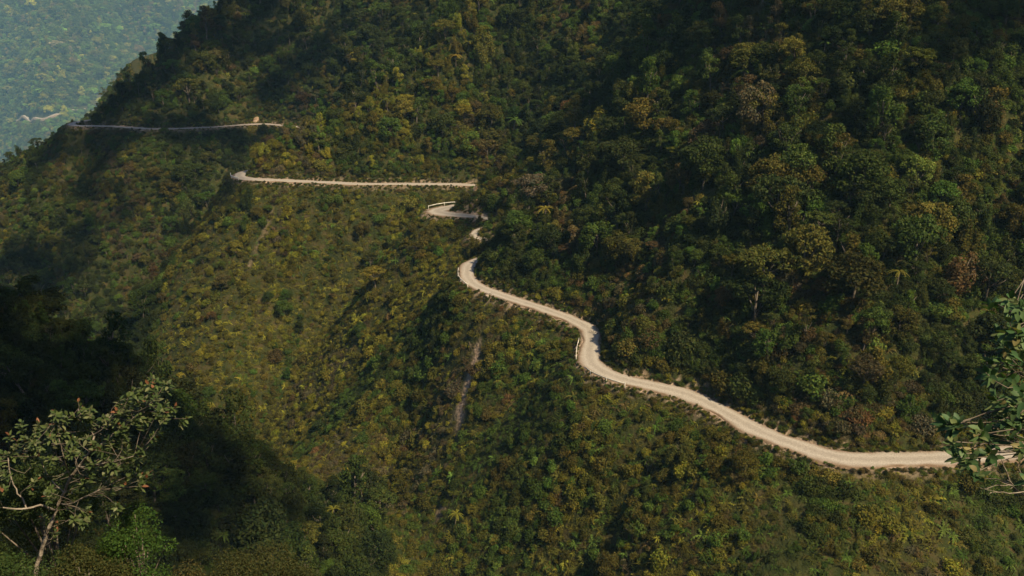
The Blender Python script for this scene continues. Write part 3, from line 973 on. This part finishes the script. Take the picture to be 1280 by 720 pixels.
# verge plants crowding both edges of the road
m_ = 22000
vi = rng.uniform(0, len(RC) - 1.01, m_); ii = vi.astype(int); ff = vi - ii
vs = np.where(rng.random(m_) < .6, 1.0, -1.0)
voff = np.where(vs > 0, rng.gamma(1.6, .45, m_) + .05, rng.gamma(1.7, .45, m_) + .12) + .5 * np.clip(fbm(vi, vs * 9, 9, 812, 2), -.4, .8)
w_ = RC[ii, 2] * (1 - ff) + RC[ii + 1, 2] * ff + voff
vx = RC[ii, 0] * (1 - ff) + RC[ii + 1, 0] * ff + NR[ii, 0] * w_ * vs; vy = RC[ii, 1] * (1 - ff) + RC[ii + 1, 1] * ff + NR[ii, 1] * w_ * vs
vd = np.abs(sample(MD, vx, vy)) - sample(MW, vx, vy)
k = (vd > .0) & (np.hypot(vx, vy) < 460) & (scar_mask(vx, vy) < .3)
vx, vy, vs, voff = vx[k], vy[k], vs[k], voff[k]; m_ = len(vx)
vcol = PAL[rng.choice(8, m_, p=[.12, .2, .16, .24, .1, .1, .0, .08])] * np.exp(rng.normal(0, .25, (m_, 1)))
vsc = (np.clip(.28 + voff * .28, .25, .8) * np.where(vs > 0, 1.15, .85))[:, None] * np.exp(rng.normal(0, .25, (m_, 3)))
vid = rng.choice([1, 3, 4, 6, 7, 8], m_, p=[.22, .13, .15, .15, .2, .15])
vz = sample(MZ, vx, vy)
scatter("undergrowth", np.concatenate([np.stack([ux, uy, uz - .12], -1), np.stack([vx, vy, vz - .03], -1)]), np.concatenate([urot, np.stack([rng.normal(0, .2, m_), rng.normal(0, .2, m_), rng.uniform(0, 6.28, m_)], -1)]),
        np.concatenate([us_[:, None] * np.exp(rng.normal(0, .12, (n2, 3))), vsc]), np.concatenate([ui, vid]), np.concatenate([ucol, vcol]), lib_low)

# ---- forest of the far mountain
FRP = np.array([[-1800.0, 3350.6, -527.8], [-1665.2, 3222.4, -496.4], [-1600.7, 3208.3, -485.5], [-1561.9, 3247.2, -481.1], [-1536.8, 3274.1, -478.7], [-1523.1, 3295.1, -477.9]])
def FRY(x): return np.interp(x, FRP[:, 0], FRP[:, 1], left=0, right=0)
FRP = catmull(FRP, 4)

qx = rng.uniform(-2700, 300, 420000); qy = rng.uniform(2950, 4300, 420000)
qz = far_height(qx, qy)
a_, b_, c_ = proj(np.stack([qx, qy, qz], -1))
k = (a_ > -220) & (a_ < 420) & (b_ > -130) & (b_ < 260)
qx, qy, qz = qx[k], qy[k], qz[k]
cell = np.floor(qx / 8.6).astype(np.int64) * 100003 + np.floor(qy / 8.6).astype(np.int64)
_, f = np.unique(cell, return_index=True); qx, qy, qz = qx[f], qy[f], qz[f]
streak = far_streak(qx, qy)
fr_d = np.full(len(qx), 1e9)
for a_ in FRP: fr_d = np.minimum(fr_d, np.hypot(qx - a_[0], qy - a_[1]))
k = ~((fr_d < 11) | ((qy < FRY(qx)) & (qy > FRY(qx) - 24)))
qx, qy, qz, streak = qx[k], qy[k], qz[k], streak[k]
k = ~((streak < 16) & (rng.random(len(qx)) < .85))
qx, qy, qz, streak = qx[k], qy[k], qz[k], streak[k]
n3 = len(qx)
qs = np.exp(rng.normal(1.05, .35, n3))
pp = np.tile(np.array([.3, .28, .12, .16, .04, .06, .01, .03]), (n3, 1)); pp[streak < 55] = [.05, .2, .45, .1, .2, 0, 0, 0]  # brighter leaf colours paint the sunlit streak
qp = pick_palette(qx, qy, qz, pp)
scatter("far_mountain_forest", np.stack([qx, qy, qz - .5], -1), np.stack([0 * qx, 0 * qx, rng.uniform(0, 6.28, n3)], -1),
        qs[:, None] * np.ones((1, 3)), rng.integers(0, 7, n3), PAL[qp] * 2.5 * np.exp(rng.normal(0, .25, (n3, 1))), lib_tree)  # distance haze put into the brightened leaf colours
print("trees", n, "picked", len(picked), "undergrowth", n2, "far", n3, "labels", len(set(tlabel.values())))

# ------------------------------------------------------------------ haze
HTOP = float(max(MZ.max(), FZ.max())) + 24
print('HTOP', HTOP)
hz = mesh_np("haze", [(-4260, -120, -815), (860, -120, -815), (860, 4650, -815), (-4260, 4650, -815), (-4260, -120, HTOP), (860, -120, HTOP), (860, 4650, HTOP), (-4260, 4650, HTOP)],
             [[0, 3, 2, 1], [4, 5, 6, 7], [0, 1, 5, 4], [1, 2, 6, 5], [2, 3, 7, 6], [3, 0, 4, 7]], [])
hm = bpy.data.materials.new("haze_air"); hm.use_nodes = True
t = hm.node_tree; t.nodes.remove(t.nodes["Principled BSDF"])
pv = t.nodes.new("ShaderNodeVolumePrincipled")
pv.inputs["Color"].default_value = (.36, .70, 1.0, 1); pv.inputs["Density"].default_value = .00008
pv.inputs["Anisotropy"].default_value = 0.0
t.links.new(pv.outputs[0], t.nodes["Material Output"].inputs["Volume"])
hz.materials.append(hm)
tag(link("haze", hz), kind='stuff')

# ------------------------------------------------------------------ unseen clouds added to shade the far spur, left spur and upper right
M_CLOUD = noise_mat("cloud_vapour", (.78, .78, .8), (.86, .86, .87), .02, rough=1.0)


def shade_cloud(name, target, size, label, height, n=60):
    """a heap of puffs on the line from a patch of hillside to the sun; size = half extents of its shade across / along the sun's bearing"""
    s = np.array(sun_dir); c = np.array(target, float); c = c + s * ((height - c[2]) / s[2])
    hx = np.array([s[0], s[1], 0]) / math.hypot(s[0], s[1]); hy = np.array([-hx[1], hx[0], 0])
    bm = bmesh.new()
    for i in range(n + n // 2):
        a = rng.uniform(0, 6.28); q = math.sqrt(rng.random()) if i < n else rng.uniform(.85, 1.3)
        edge = max(1 - .75 * q, .1)
        p = c + hy * (size[0] * q * math.cos(a)) + hx * (size[1] * q * math.sin(a)) + [0, 0, rng.uniform(0, 30) * edge]
        r = rng.uniform(.10, .26) * min(size) * max(1.15 - .72 * q, .1) + 2
        g = bmesh.ops.create_icosphere(bm, subdivisions=2, radius=1.0)
        ph = rng.uniform(0, 6.28, 6)
        for v in g["verts"]:
            w = v.co.copy()
            k = 1 + .22 * math.sin(3.1 * w.x + ph[0]) * math.sin(2.7 * w.y + ph[1]) + .18 * math.sin(5.3 * w.z + ph[2] + 4 * w.x)
            v.co = Vector(p) + Vector((w.x * r * k, w.y * r * k, w.z * r * k * .6))
    me = bpy.data.meshes.new(name); bm.to_mesh(me); bm.free(); me.materials.append(M_CLOUD)
    for f in me.polygons: f.use_smooth = True
    o = link(name, me)
    return tag(o, label, "shade_cloud")
CH = HTOP + 90
shade_cloud("shade_cloud", (-156, 425, 25), (54, 70), "white heap of vapour puffs added out of view to shade the far spur", CH, 60)
shade_cloud("shade_cloud", (-78, 114, 15), (48, 54), "white heap of vapour puffs added out of view to shade the lower left spur", CH, 40)
shade_cloud("shade_cloud", (-172, 350, -60), (36, 54), "small white vapour puffs added out of view to shade below the far spur", CH, 17)
shade_cloud("shade_cloud", (131, 224, 97), (76, 62), "broad broken vapour puffs added out of view to shade the right hand slope", CH, 42)

# ------------------------------------------------------------------ far road crossing the far mountain
FR = catmull([[-1800.0, 3350.6, -527.8], [-1665.2, 3222.4, -496.4], [-1600.7, 3208.3, -485.5], [-1561.9, 3247.2, -481.1], [-1536.8, 3274.1, -478.7], [-1523.1, 3295.1, -477.9]], 4)
_t = np.gradient(FR[:, :2], axis=0); _t /= np.linalg.norm(_t, axis=1)[:, None]; _n = np.stack([_t[:, 1], -_t[:, 0]], 1)
FV = []
for i in range(len(FR)):
    zc = far_height(FR[i:i + 1, 0], FR[i:i + 1, 1])[0] + 4
    for u in (-6.4, -5, -2.6, 0, 2.6, 5, 6.4):
        FV.append((FR[i, 0] + _n[i, 0] * u, FR[i, 1] + _n[i, 1] * u, zc - (10.0 if abs(u) > 6 else 0)))
frm = mesh_np("far_road", FV, grid_faces(len(FR), 7)[:, ::-1], [M_ROAD], {"across": ('FLOAT', np.tile([1, .8, .4, .0, .4, .8, 1], len(FR)))}, smooth=True)
tag(link("far_road", frm), kind='structure')

# ------------------------------------------------------------------ roadside: rails, rock, stones, fallen wood
def nearest_idx(x, y):
    return int(np.argmin((RC[:, 0] - x) ** 2 + (RC[:, 1] - y) ** 2))


def box_strip(path, w, h, z0):
    """a wall or beam of rectangular section along a plan path"""
    P = np.asarray(path, float)
    t = np.gradient(P[:, :2], axis=0); t /= np.linalg.norm(t, axis=1)[:, None]; nn = np.stack([-t[:, 1], t[:, 0]], 1)
    V = []
    for i in range(len(P)):
        for (a, b) in ((-.5, 0), (.5, 0), (.5, 1), (-.5, 1)):
            V.append((P[i, 0] + nn[i, 0] * w * a, P[i, 1] + nn[i, 1] * w * a, P[i, 2] + z0 + h * b))
    F = []
    for i in range(len(P) - 1):
        for k in range(4):
            F.append((i * 4 + k, i * 4 + (k + 1) % 4, i * 4 + 4 + (k + 1) % 4, i * 4 + 4 + k))
    F += [(3, 2, 1, 0), tuple((len(P) - 1) * 4 + k for k in range(4))]
    return np.array(V), np.array(F)


def edge_path(a, b, off, step=1):
    i, j = nearest_idx(*a), nearest_idx(*b)
    i, j = min(i, j), max(i, j)
    out = []
    for k in range(i, j + 1, step):
        w = -(RC[k, 2] + off)
        out.append((RC[k, 0] + NR[k, 0] * w, RC[k, 1] + NR[k, 1] * w, 0.0))
    return np.array(out)


def guard_rail(a, b, label, mat, off=.45, h=.8, beam=.3, every=2):
    p = edge_path(a, b, off)
    root = empty("guard_rail", tuple(p[len(p) // 2]), label, "guard rail", "rails along the road's outer bends")
    q = p - p[len(p) // 2]
    V, F = box_strip(q + [0, 0, .0], .07, beam, h - beam)
    link("rail", mesh_np("rail", V, F, [mat]), root)
    for k in range(0, len(q), every):
        V, F = tube([q[k] + [0, 0, -.9], q[k] + [0, 0, h + .06]], [.08, .08], 6)
        link("post", mesh_np("post", V + np.array([NR[0, 0] * 0, 0, 0]), F, [mat]), root)
    return root


guard_rail((16.2, 170), (15.4, 161.5), "worn white guard rail on the outside of the S-bend", M_WHITE, .5, .65, .3)
guard_rail((16.0, 158.2), (21.5, 151.8), "dented steel rail on posts below the S-bend", M_STEEL, .55, .75, .2)
guard_rail((-8.2, 202.4), (-10.8, 213), "white guard rail round the narrow left bend", M_WHITE, .45, .65, .3)
guard_rail((-23.2, 267.5), (-13, 272.8), "pale guard rail along the back of the hairpin turnout", M_STEEL, .4, .8, .25)
guard_rail((-92, 307.6), (-94.3, 312), "short white guard rail at the tip of the long level road", M_WHITE, .45, .9, .5)


def rock_mesh(name, sx, sy, sz, seed, sub=4, rough=.35, mat=None):
    r = np.random.default_rng(seed)
    bm = bmesh.new(); bmesh.ops.create_icosphere(bm, subdivisions=sub, radius=1)
    dirs = r.standard_normal((14, 3)); dirs /= np.linalg.norm(dirs, axis=1)[:, None]; cut = r.uniform(.62, .95, 14)
    ph = r.uniform(0, 6.28, 9)
    for v in bm.verts:
        c = np.array(v.co)
        for d_, k_ in zip(dirs, cut):
            e = c @ d_
            if e > k_: c = c - d_ * (e - k_)
        n_ = sum(math.sin((2.2 * 1.9 ** o) * (c @ dirs[o]) + ph[o]) * math.sin((2.6 * 1.9 ** o) * (c @ dirs[o + 4]) + ph[o + 4]) * .5 ** o for o in range(4))
        n_ += .35 * abs(math.sin(9 * (c @ dirs[9]) + 2 * math.sin(3 * (c @ dirs[10])) + ph[8])) + .25 * math.sin(17 * (c @ dirs[11]) + ph[2]) * math.sin(15 * (c @ dirs[12]) + ph[3])
        c = c * (1 + rough * .35 * n_)
        v.co = (c[0] * sx, c[1] * sy, c[2] * sz)
    me = bpy.data.meshes.new(name); bm.to_mesh(me); bm.free(); me.materials.append(mat or M_ROCK)
    return me


o = link("rock_outcrop", rock_mesh("rock_outcrop", 2.3, 2.6, 5.2, 47, 6, .9), loc=(-12.4, 267.4, 2.2)); o.rotation_euler = (.12, .28, .5)
tag(o, "bare brown rock face rising behind the hairpin turnout", "rock")
o = link("rock_outcrop", rock_mesh("rock_outcrop", 1.7, 1.2, 1.8, 43, 4, .5), loc=(-114.5, 411.6, 1.0))
tag(o, "pale cut rock face at the right end of the far spur road", "rock")
STN = [(18.2, 163, .45, "largest pale boulder in the ditch inside the S-bend"), (18.0, 160.6, .32, "pale boulder in the S-bend ditch, nearer than the largest"),
       (18.4, 165.6, .28, "small pale boulder in the S-bend ditch, beyond the largest"), (20.1, 157.0, .3, "pale boulder at the near end of the S-bend ditch"),
       (19.0, 158.6, .24, "small brown boulder at the near end of the S-bend ditch"), (-10.9, 259.0, .5, "white boulder at the road edge right of the hairpin"),
       (-9.2, 258.6, .4, "smaller white boulder rightmost beside the hairpin"), (-5.6, 194.8, .35, "pale boulder on the outer edge of the narrow middle road")]
for k_, (x_, y_, r_, lb) in enumerate(STN):
    o = link("boulder", rock_mesh("boulder", r_ * 1.3, r_, r_ * .85, 60 + k_, 3, .4, M_STONE), loc=(x_, y_, .1 + r_ * .3))
    o.rotation_euler = (0, 0, k_ * 1.3); tag(o, lb, "boulder", "pale stones beside the road")


def dead_branch(name, base, L, az, label, seed, cat="branch", mat=None, r0=.07):
    r = np.random.default_rng(seed); s = Soup()
    t = np.linspace(0, 1, 7)
    ax = np.stack([math.cos(az) * L * t, math.sin(az) * L * t, .12 + .25 * np.sin(3 * t) * r.uniform(.5, 1)], 1) + r.normal(0, .05, (7, 3))
    V, F = tube(ax, r0 * (1.1 - .8 * t), 6, .08); s.add(V, F)
    for k in range(7):
        p = ax[r.integers(1, 6)]; a = az + r.choice([-1, 1]) * r.uniform(.4, 1.1); l = L * r.uniform(.2, .45)
        e = p + [math.cos(a) * l, math.sin(a) * l, r.uniform(.1, .5) * l]
        V, F = tube([p, (p + e) / 2 + r.normal(0, .04, 3), e], [r0 * .5, r0 * .35, r0 * .12], 5); s.add(V, F)
    o = link(name, s.mesh(name, [mat or M_BARK]), loc=base)
    return tag(o, label, cat)


dead_branch("fallen_branch", (17.6, 173.2, .1), 2.2, 2.7, "dark fallen branch lying on the road inside the S-bend", 5)
dead_branch("fallen_branch", (-6.6, 196.4, .1), 2.4, -.5, "dead branch at the outer edge of the narrow middle road", 6)
dead_branch("fallen_log", (-3.2, 193.4, .05), 2.6, -.78, "pale log lying along the edge of the narrow middle road", 7, "log", M_PALE_BARK, .13)

# ------------------------------------------------------------------ leaves seen close up
M_NEAR = foliage_mat("broad_leaf", (1, 1, 1), .55, .25, .2)


def near_leaf(s, base, d, nrm, L, W, droop, col, seg=4):
    d = d / np.linalg.norm(d); nrm = nrm - d * (nrm @ d); nrm /= np.linalg.norm(nrm) + 1e-9; sd = np.cross(d, nrm)
    t = np.linspace(0, 1, seg + 1)
    w = W * .5 * np.sin(np.pi * np.clip(t, 0, 1) ** .85) ** .8
    mid = base + d * (L * t)[:, None] + np.array([0, 0, -1.0]) * (droop * L * t ** 2)[:, None]
    fold = .22
    a = mid + sd * w[:, None] + nrm * (w * fold)[:, None]; b = mid - sd * w[:, None] + nrm * (w * fold)[:, None]
    V = np.concatenate([a, mid, b]); n = seg + 1; F = []
    for k in range(seg):
        F += [(k, k + 1, n + k + 1, n + k), (n + k, n + k + 1, 2 * n + k + 1, 2 * n + k)]
    s.add(V, np.array(F), 0, np.array(col))


def rosette(s, c, out, n, L, W, cols, r, seg=4):
    c = np.array(c, float); out = np.array(out, float); out /= np.linalg.norm(out)
    ref = np.cross(out, [0.3, .2, .9]); ref /= np.linalg.norm(ref); rf = np.cross(out, ref)
    for k in range(n):
        a = 2.4 * k + r.uniform(-.3, .3); el = r.uniform(.05, .9) if k > 2 else r.uniform(.8, 1.3)
        d = (ref * math.cos(a) + rf * math.sin(a)) * math.cos(el) + out * math.sin(el)
        col = cols[r.choice(len(cols), p=[.46, .34, .18, .02] if k > 1 else [.3, .3, .27, .13])]
        near_leaf(s, c - out * .012 * k, d, out + [0, 0, .4] + r.normal(0, .25, 3), L * r.uniform(.75, 1.2), W * r.uniform(.8, 1.15), r.uniform(.05, .35), np.array(col) * r.uniform(.75, 1.25), seg)


def branch_tree(name, base, skel, radii, ros, label, cat, cols, L, W, nleaf, seed, seg=4, bark=None, twig_r=.0045, out0=(0, 0, 1)):
    """tree built from a drawn skeleton of branches, with twigs running out to a whorl of leaves at every tip"""
    r = np.random.default_rng(seed); base = np.array(base, float)
    root = empty(name, tuple(base), label, cat)
    tr, br, tg, lf = Soup(), Soup(), Soup(), Soup()
    pts = []
    for k_, v in skel.items():
        P = catmull(np.array(v) - base, .12); P = P + r.normal(0, .008, P.shape)
        ra, rb = radii[k_]
        V, F = tube(P, np.linspace(ra, rb, len(P)), 8, .06)
        (tr if k_ == 'trunk' else br).add(V, F)
        pts.append(P)
    allp = np.concatenate(pts); cen = allp.mean(0)
    for q in ros:
        q = np.array(q) - base
        dd = np.linalg.norm(allp - q, axis=1) + np.where(allp[:, 2] > q[2] + .1, .6, 0)
        a = allp[np.argmin(dd)]
        m = (a + q) / 2 + r.normal(0, .05, 3) - [0, 0, .04]
        V, F = tube(catmull(np.array([a, m, q]), .08), twig_r, 5) if np.linalg.norm(q - a) > .2 else tube([a, m, q], twig_r, 5)
        tg.add(V, F)
        out = (q - a) / (np.linalg.norm(q - a) + 1e-6) * .6 + np.array(out0) * .7 + r.normal(0, .25, 3)
        rosette(lf, q, out, int(nleaf * r.uniform(.75, 1.25)), L, W, cols, r, seg)
    link("trunk", tr.mesh("trunk", [bark or M_PALE_BARK]), root)
    if br.n: link("branches", br.mesh("branches", [bark or M_PALE_BARK]), root)
    link("twigs", tg.mesh("twigs", [M_BARK]), root)
    link("crown", lf.mesh("crown", [M_NEAR]), root)
    return root


SK = {'trunk': [[-9.6, 15.0, 62.56], [-9.29, 15.0, 63.61], [-9.14, 15.0, 63.99], [-8.93, 15.0, 64.45], [-8.82, 15.05, 64.69], [-8.72, 15.1, 64.91], [-8.54, 15.1, 65.21], [-8.38, 15.1, 65.53], [-8.21, 15.1, 65.74], [-7.88, 15.0, 66.13], [-7.73, 15.0, 66.47]], 'b1': [[-8.78, 15.1, 64.78], [-8.89, 14.8, 65.09], [-9.02, 14.6, 65.15], [-9.2, 14.5, 65.22], [-9.34, 14.4, 65.31]], 'b2': [[-9.02, 14.6, 65.15], [-9.14, 14.7, 65.33], [-9.28, 14.8, 65.44], [-9.32, 14.8, 65.68], [-9.35, 14.9, 66.1]], 'b3': [[-8.67, 15.1, 64.92], [-8.31, 14.8, 65.14], [-7.94, 14.6, 65.4], [-7.5, 14.4, 65.7]], 'b4': [[-8.56, 15.1, 65.18], [-8.91, 15.4, 65.23], [-9.14, 15.6, 65.41], [-9.2, 15.6, 65.86]], 'b5': [[-7.88, 15.0, 66.13], [-7.59, 15.2, 66.3], [-7.29, 15.4, 66.5], [-6.88, 15.4, 66.87]], 'b6': [[-8.21, 15.1, 65.74], [-7.57, 14.7, 66.05], [-7.09, 14.5, 66.26], [-6.77, 14.4, 66.4]], 'b7': [[-7.73, 15.0, 66.47], [-7.94, 15.2, 66.64], [-8.05, 15.2, 66.91]], 'b8': [[-7.73, 15.0, 66.47], [-7.41, 14.8, 66.86], [-7.24, 14.8, 67.02]], 'b9': [[-8.38, 15.1, 65.53], [-8.2, 14.7, 66.22], [-8.18, 14.6, 66.77], [-8.18, 14.6, 67.07]]}
SK['trunk'] = [[-9.7, 15.0, 61.0]] + SK['trunk']
ROS = [[-9.06, 14.61, 66.69], [-9.18, 15.01, 66.34], [-8.89, 14.78, 66.54], [-8.85, 15.09, 66.5], [-8.99, 15.11, 66.23], [-8.24, 14.39, 66.98], [-8.01, 14.32, 67.3], [-8.62, 15.39, 66.5], [-8.08, 14.64, 66.75], [-7.97, 14.6, 67.02], [-8.23, 15.59, 66.85], [-7.82, 14.91, 67.06], [-8.26, 15.39, 66.67], [-7.71, 14.92, 66.96], [-7.81, 15.13, 66.64], [-7.28, 14.5, 67.08], [-7.45, 15.13, 66.81], [-7.5, 15.43, 66.48], [-7.14, 14.98, 67.22], [-7.21, 15.26, 66.94], [-7.07, 15.17, 67.2], [-6.58, 14.38, 67.72], [-6.86, 15.29, 67.33], [-6.61, 15.07, 67.49], [-6.37, 14.69, 67.59], [-6.19, 14.34, 67.58], [-6.49, 15.43, 66.94], [-6.33, 14.91, 67.09], [-6.59, 15.23, 66.81], [-6.86, 15.44, 66.78], [-6.9, 15.23, 67.01], [-7.19, 15.5, 66.75], [-6.75, 14.81, 66.98], [-7.22, 15.34, 66.61], [-7.19, 14.88, 66.62], [-7.36, 15.52, 66.17], [-7.47, 15.44, 66.02], [-6.61, 14.43, 66.58], [-7.23, 14.48, 66.68], [-7.46, 14.58, 66.46], [-7.74, 15.56, 65.8], [-7.05, 14.87, 66.04], [-7.1, 15.11, 65.62], [-7.09, 14.69, 65.8], [-6.99, 14.96, 65.55], [-7.29, 14.8, 65.9], [-7.56, 14.76, 65.76], [-7.83, 15.06, 65.83], [-8.07, 15.06, 65.48], [-8.06, 15.48, 65.0], [-8.3, 15.19, 65.14], [-8.36, 15.51, 64.69], [-8.54, 15.41, 65.08], [-9.86, 15.59, 65.73], [-9.47, 15.17, 65.85], [-9.29, 14.51, 66.0], [-9.53, 15.42, 65.93], [-9.45, 15.55, 65.71], [-9.07, 15.48, 65.93], [-8.66, 15.04, 66.19], [-8.53, 15.23, 66.16], [-7.93, 14.57, 66.66], [-8.19, 15.38, 66.33], [-8.62, 15.05, 65.93], [-8.72, 14.67, 65.73], [-9.27, 14.38, 65.74], [-9.23, 15.41, 64.39], [-9.12, 15.59, 64.13], [-8.51, 14.42, 65.55], [-8.54, 15.34, 64.58], [-8.03, 14.83, 64.93]]
_r = np.random.default_rng(11)
ROS2 = [list(np.array(q) + _r.normal(0, 1, 3) * [.11, .3, .10] + [0, 0, -.08]) for q in ROS]
ROS3 = [list(np.array(q) + _r.normal(0, 1, 3) * [.2, .35, .16] + [0, 0, -.16]) for q in ROS[::2]]
RAD = dict(trunk=(.046, .016), b1=(.022, .012), b2=(.016, .008), b3=(.014, .006), b4=(.014, .006), b5=(.016, .006), b6=(.014, .006), b7=(.01, .005), b8=(.01, .005), b9=(.013, .005))
branch_tree("pale_stemmed_tree", (-9.7, 15.0, 61.0), SK, RAD, ROS + ROS2 + ROS3,
            "near tree with pale crooked stem and reddish leaf tips, lower left corner", "tree",
            [(.04, .062, .018), (.062, .085, .026), (.1, .11, .05), (.14, .06, .03)], .13, .056, 17, 21)

RO2 = [[4.27, 7.36, 72.15], [4.4, 7.46, 72.06], [4.66, 7.79, 71.84], [4.6, 7.86, 71.73], [4.35, 7.28, 71.87], [4.49, 7.68, 71.58], [4.36, 7.28, 71.76], [4.46, 7.75, 71.35], [4.26, 7.48, 71.39], [4.59, 7.87, 71.32], [4.73, 7.94, 71.24], [4.62, 7.6, 71.46], [4.67, 7.95, 70.87], [4.56, 7.47, 71.07], [4.51, 7.3, 71.29], [4.11, 7.67, 70.79], [3.97, 7.27, 70.98], [3.92, 7.39, 70.91], [4.12, 7.54, 70.65], [4.24, 7.68, 70.41], [4.16, 7.36, 70.58], [4.18, 7.28, 70.87], [4.61, 7.86, 70.66], [4.41, 7.47, 70.57], [4.77, 7.92, 70.47], [4.87, 7.88, 70.46], [4.75, 7.51, 70.6], [4.56, 7.57, 70.9], [4.76, 7.61, 70.88]]
RO3 = [list(np.array(q) + _r.normal(0, 1, 3) * [.06, .2, .07] + [.04, 0, -.02]) for q in RO2]
TR = {'trunk': [[5.94, 7.9, 68.45], [5.54, 7.8, 69.7], [5.2, 7.7, 70.49], [4.83, 7.6, 71.3], [4.63, 7.6, 71.85], [4.5, 7.6, 72.23]]}
branch_tree("broad_leaved_shrub", tuple(TR['trunk'][0]), TR, dict(trunk=(.05, .014)), RO2 + RO3,
            "near shrub with big dark oval leaves overhanging the right edge", "shrub",
            [(.04, .085, .032), (.06, .105, .038), (.11, .14, .055), (.15, .13, .05)], .115, .052, 11, 31, 6, M_BARK)
tw = Soup(); _b = np.array([5.6, 8.0, 69.2])
_rr = np.random.default_rng(8)
for v in [[[5.39, 8.0, 69.57], [5.1, 8.0, 69.83], [4.93, 8.1, 69.9], [4.81, 8.2, 69.82]], [[5.1, 8.0, 69.83], [4.96, 8.0, 70.04], [4.89, 8.0, 70.18]], [[5.44, 8.0, 69.74], [5.15, 7.9, 69.93], [4.84, 7.8, 70.02], [4.65, 7.8, 69.96]], [[5.39, 8.0, 69.57], [5.09, 7.9, 70.01], [4.93, 7.8, 70.25]], [[5.54, 8.0, 69.66], [5.2, 7.9, 69.86], [4.82, 7.8, 69.92], [4.65, 7.7, 69.99]]]:
    P = catmull(np.array(v) - _b, .06); P = P + _rr.normal(0, .008, P.shape)
    V, F = tube(P, np.linspace(.009, .003, len(P)), 5); tw.add(V, F)
    for k in range(3):
        p = P[_rr.integers(len(P) // 3, len(P))]; e = p + _rr.normal(0, 1, 3) * [.1, .03, .07] + [-.05, 0, .02]
        V, F = tube([p, (p + e) / 2 + _rr.normal(0, .01, 3), e], [.004, .003, .0015], 4); tw.add(V, F)
V, F = tube([np.array([.35, .3, -3.6]), np.array([.1, .1, -1.5]), np.array([-.02, 0, .45])], [.022, .018, .011], 6); tw.add(V, F)
tag(link("bare_shrub", tw.mesh("bare_shrub", [M_PALE_BARK]), loc=tuple(_b)), "leafless pale twigs of a dead shrub under the broad leaves", "shrub")


# near bushes on the lookout's own bank
def near_bush(loc, w, h, col, label, seed, leaf=.055):
    global rng
    keep = rng; rng = np.random.default_rng(seed)
    root = empty("bush", loc, label, "bush", "bushes on the near bank")
    s, st = Soup(), Soup(); lob = []
    for i in range(18):
        a = rng.uniform(0, 6.28); q = math.sqrt(rng.random()) * w * .5
        rr = rng.uniform(.13, .24) * w
        c = (q * math.cos(a), q * math.sin(a), h * (1 - .55 * (q / (w * .5)) ** 2) - rr * .6 + rng.normal(0, .08) * h)
        lob.append((c, (rr, rr, rr * .75)))
        P = np.array([[0, 0, -.4], [c[0] * .4, c[1] * .4, c[2] * .5], c]); V, F = tube(P, [.03, .02, .008], 5); st.add(V, F)
    lobes_to_soup(s, lob, 420, leaf, leaf * .5, 0, .8)
    c = link("foliage", s.mesh("foliage", [M_LEAF]), root); c["tint"] = [float(v) for v in col]
    link("stems", st.mesh("stems", [M_BARK]), root)
    rng = keep


BUSH = [((-7.6, 15.6, 62.2), 1.7, 2.0, (.034, .066, .013), "bright green bush right of the near pale stemmed tree"),
        ((-8.15, 14.4, 62.3), 1.7, 2.0, (.042, .046, .014), "dark olive bush at the foot of the near tree"),
        ((-6.5, 14.6, 62.0), 1.9, 1.75, (.055, .05, .018), "brownish bush at the bottom edge right of the bright green one"),
        ((-9.5, 14.0, 62.6), 1.8, 1.9, (.03, .05, .014), "green bush at the left edge beside the near stem"),
        ((-8.0, 12.9, 62.9), .8, 1.55, (.13, .085, .035), "small pinkish tan bush lowest at the bottom left"),
        ((-9.9, 16.6, 61.6), 2.4, 3.2, (.03, .045, .014), "dark bush behind the near tree at the left edge"),
        ((-5.9, 17.5, 59.5), 2.6, 2.4, (.035, .038, .013), "dim olive bush rightmost along the bottom left bank")]
for k_, (l_, w_, h_, c_, lb) in enumerate(BUSH):
    near_bush(l_, w_, h_, c_, lb, 700 + k_)
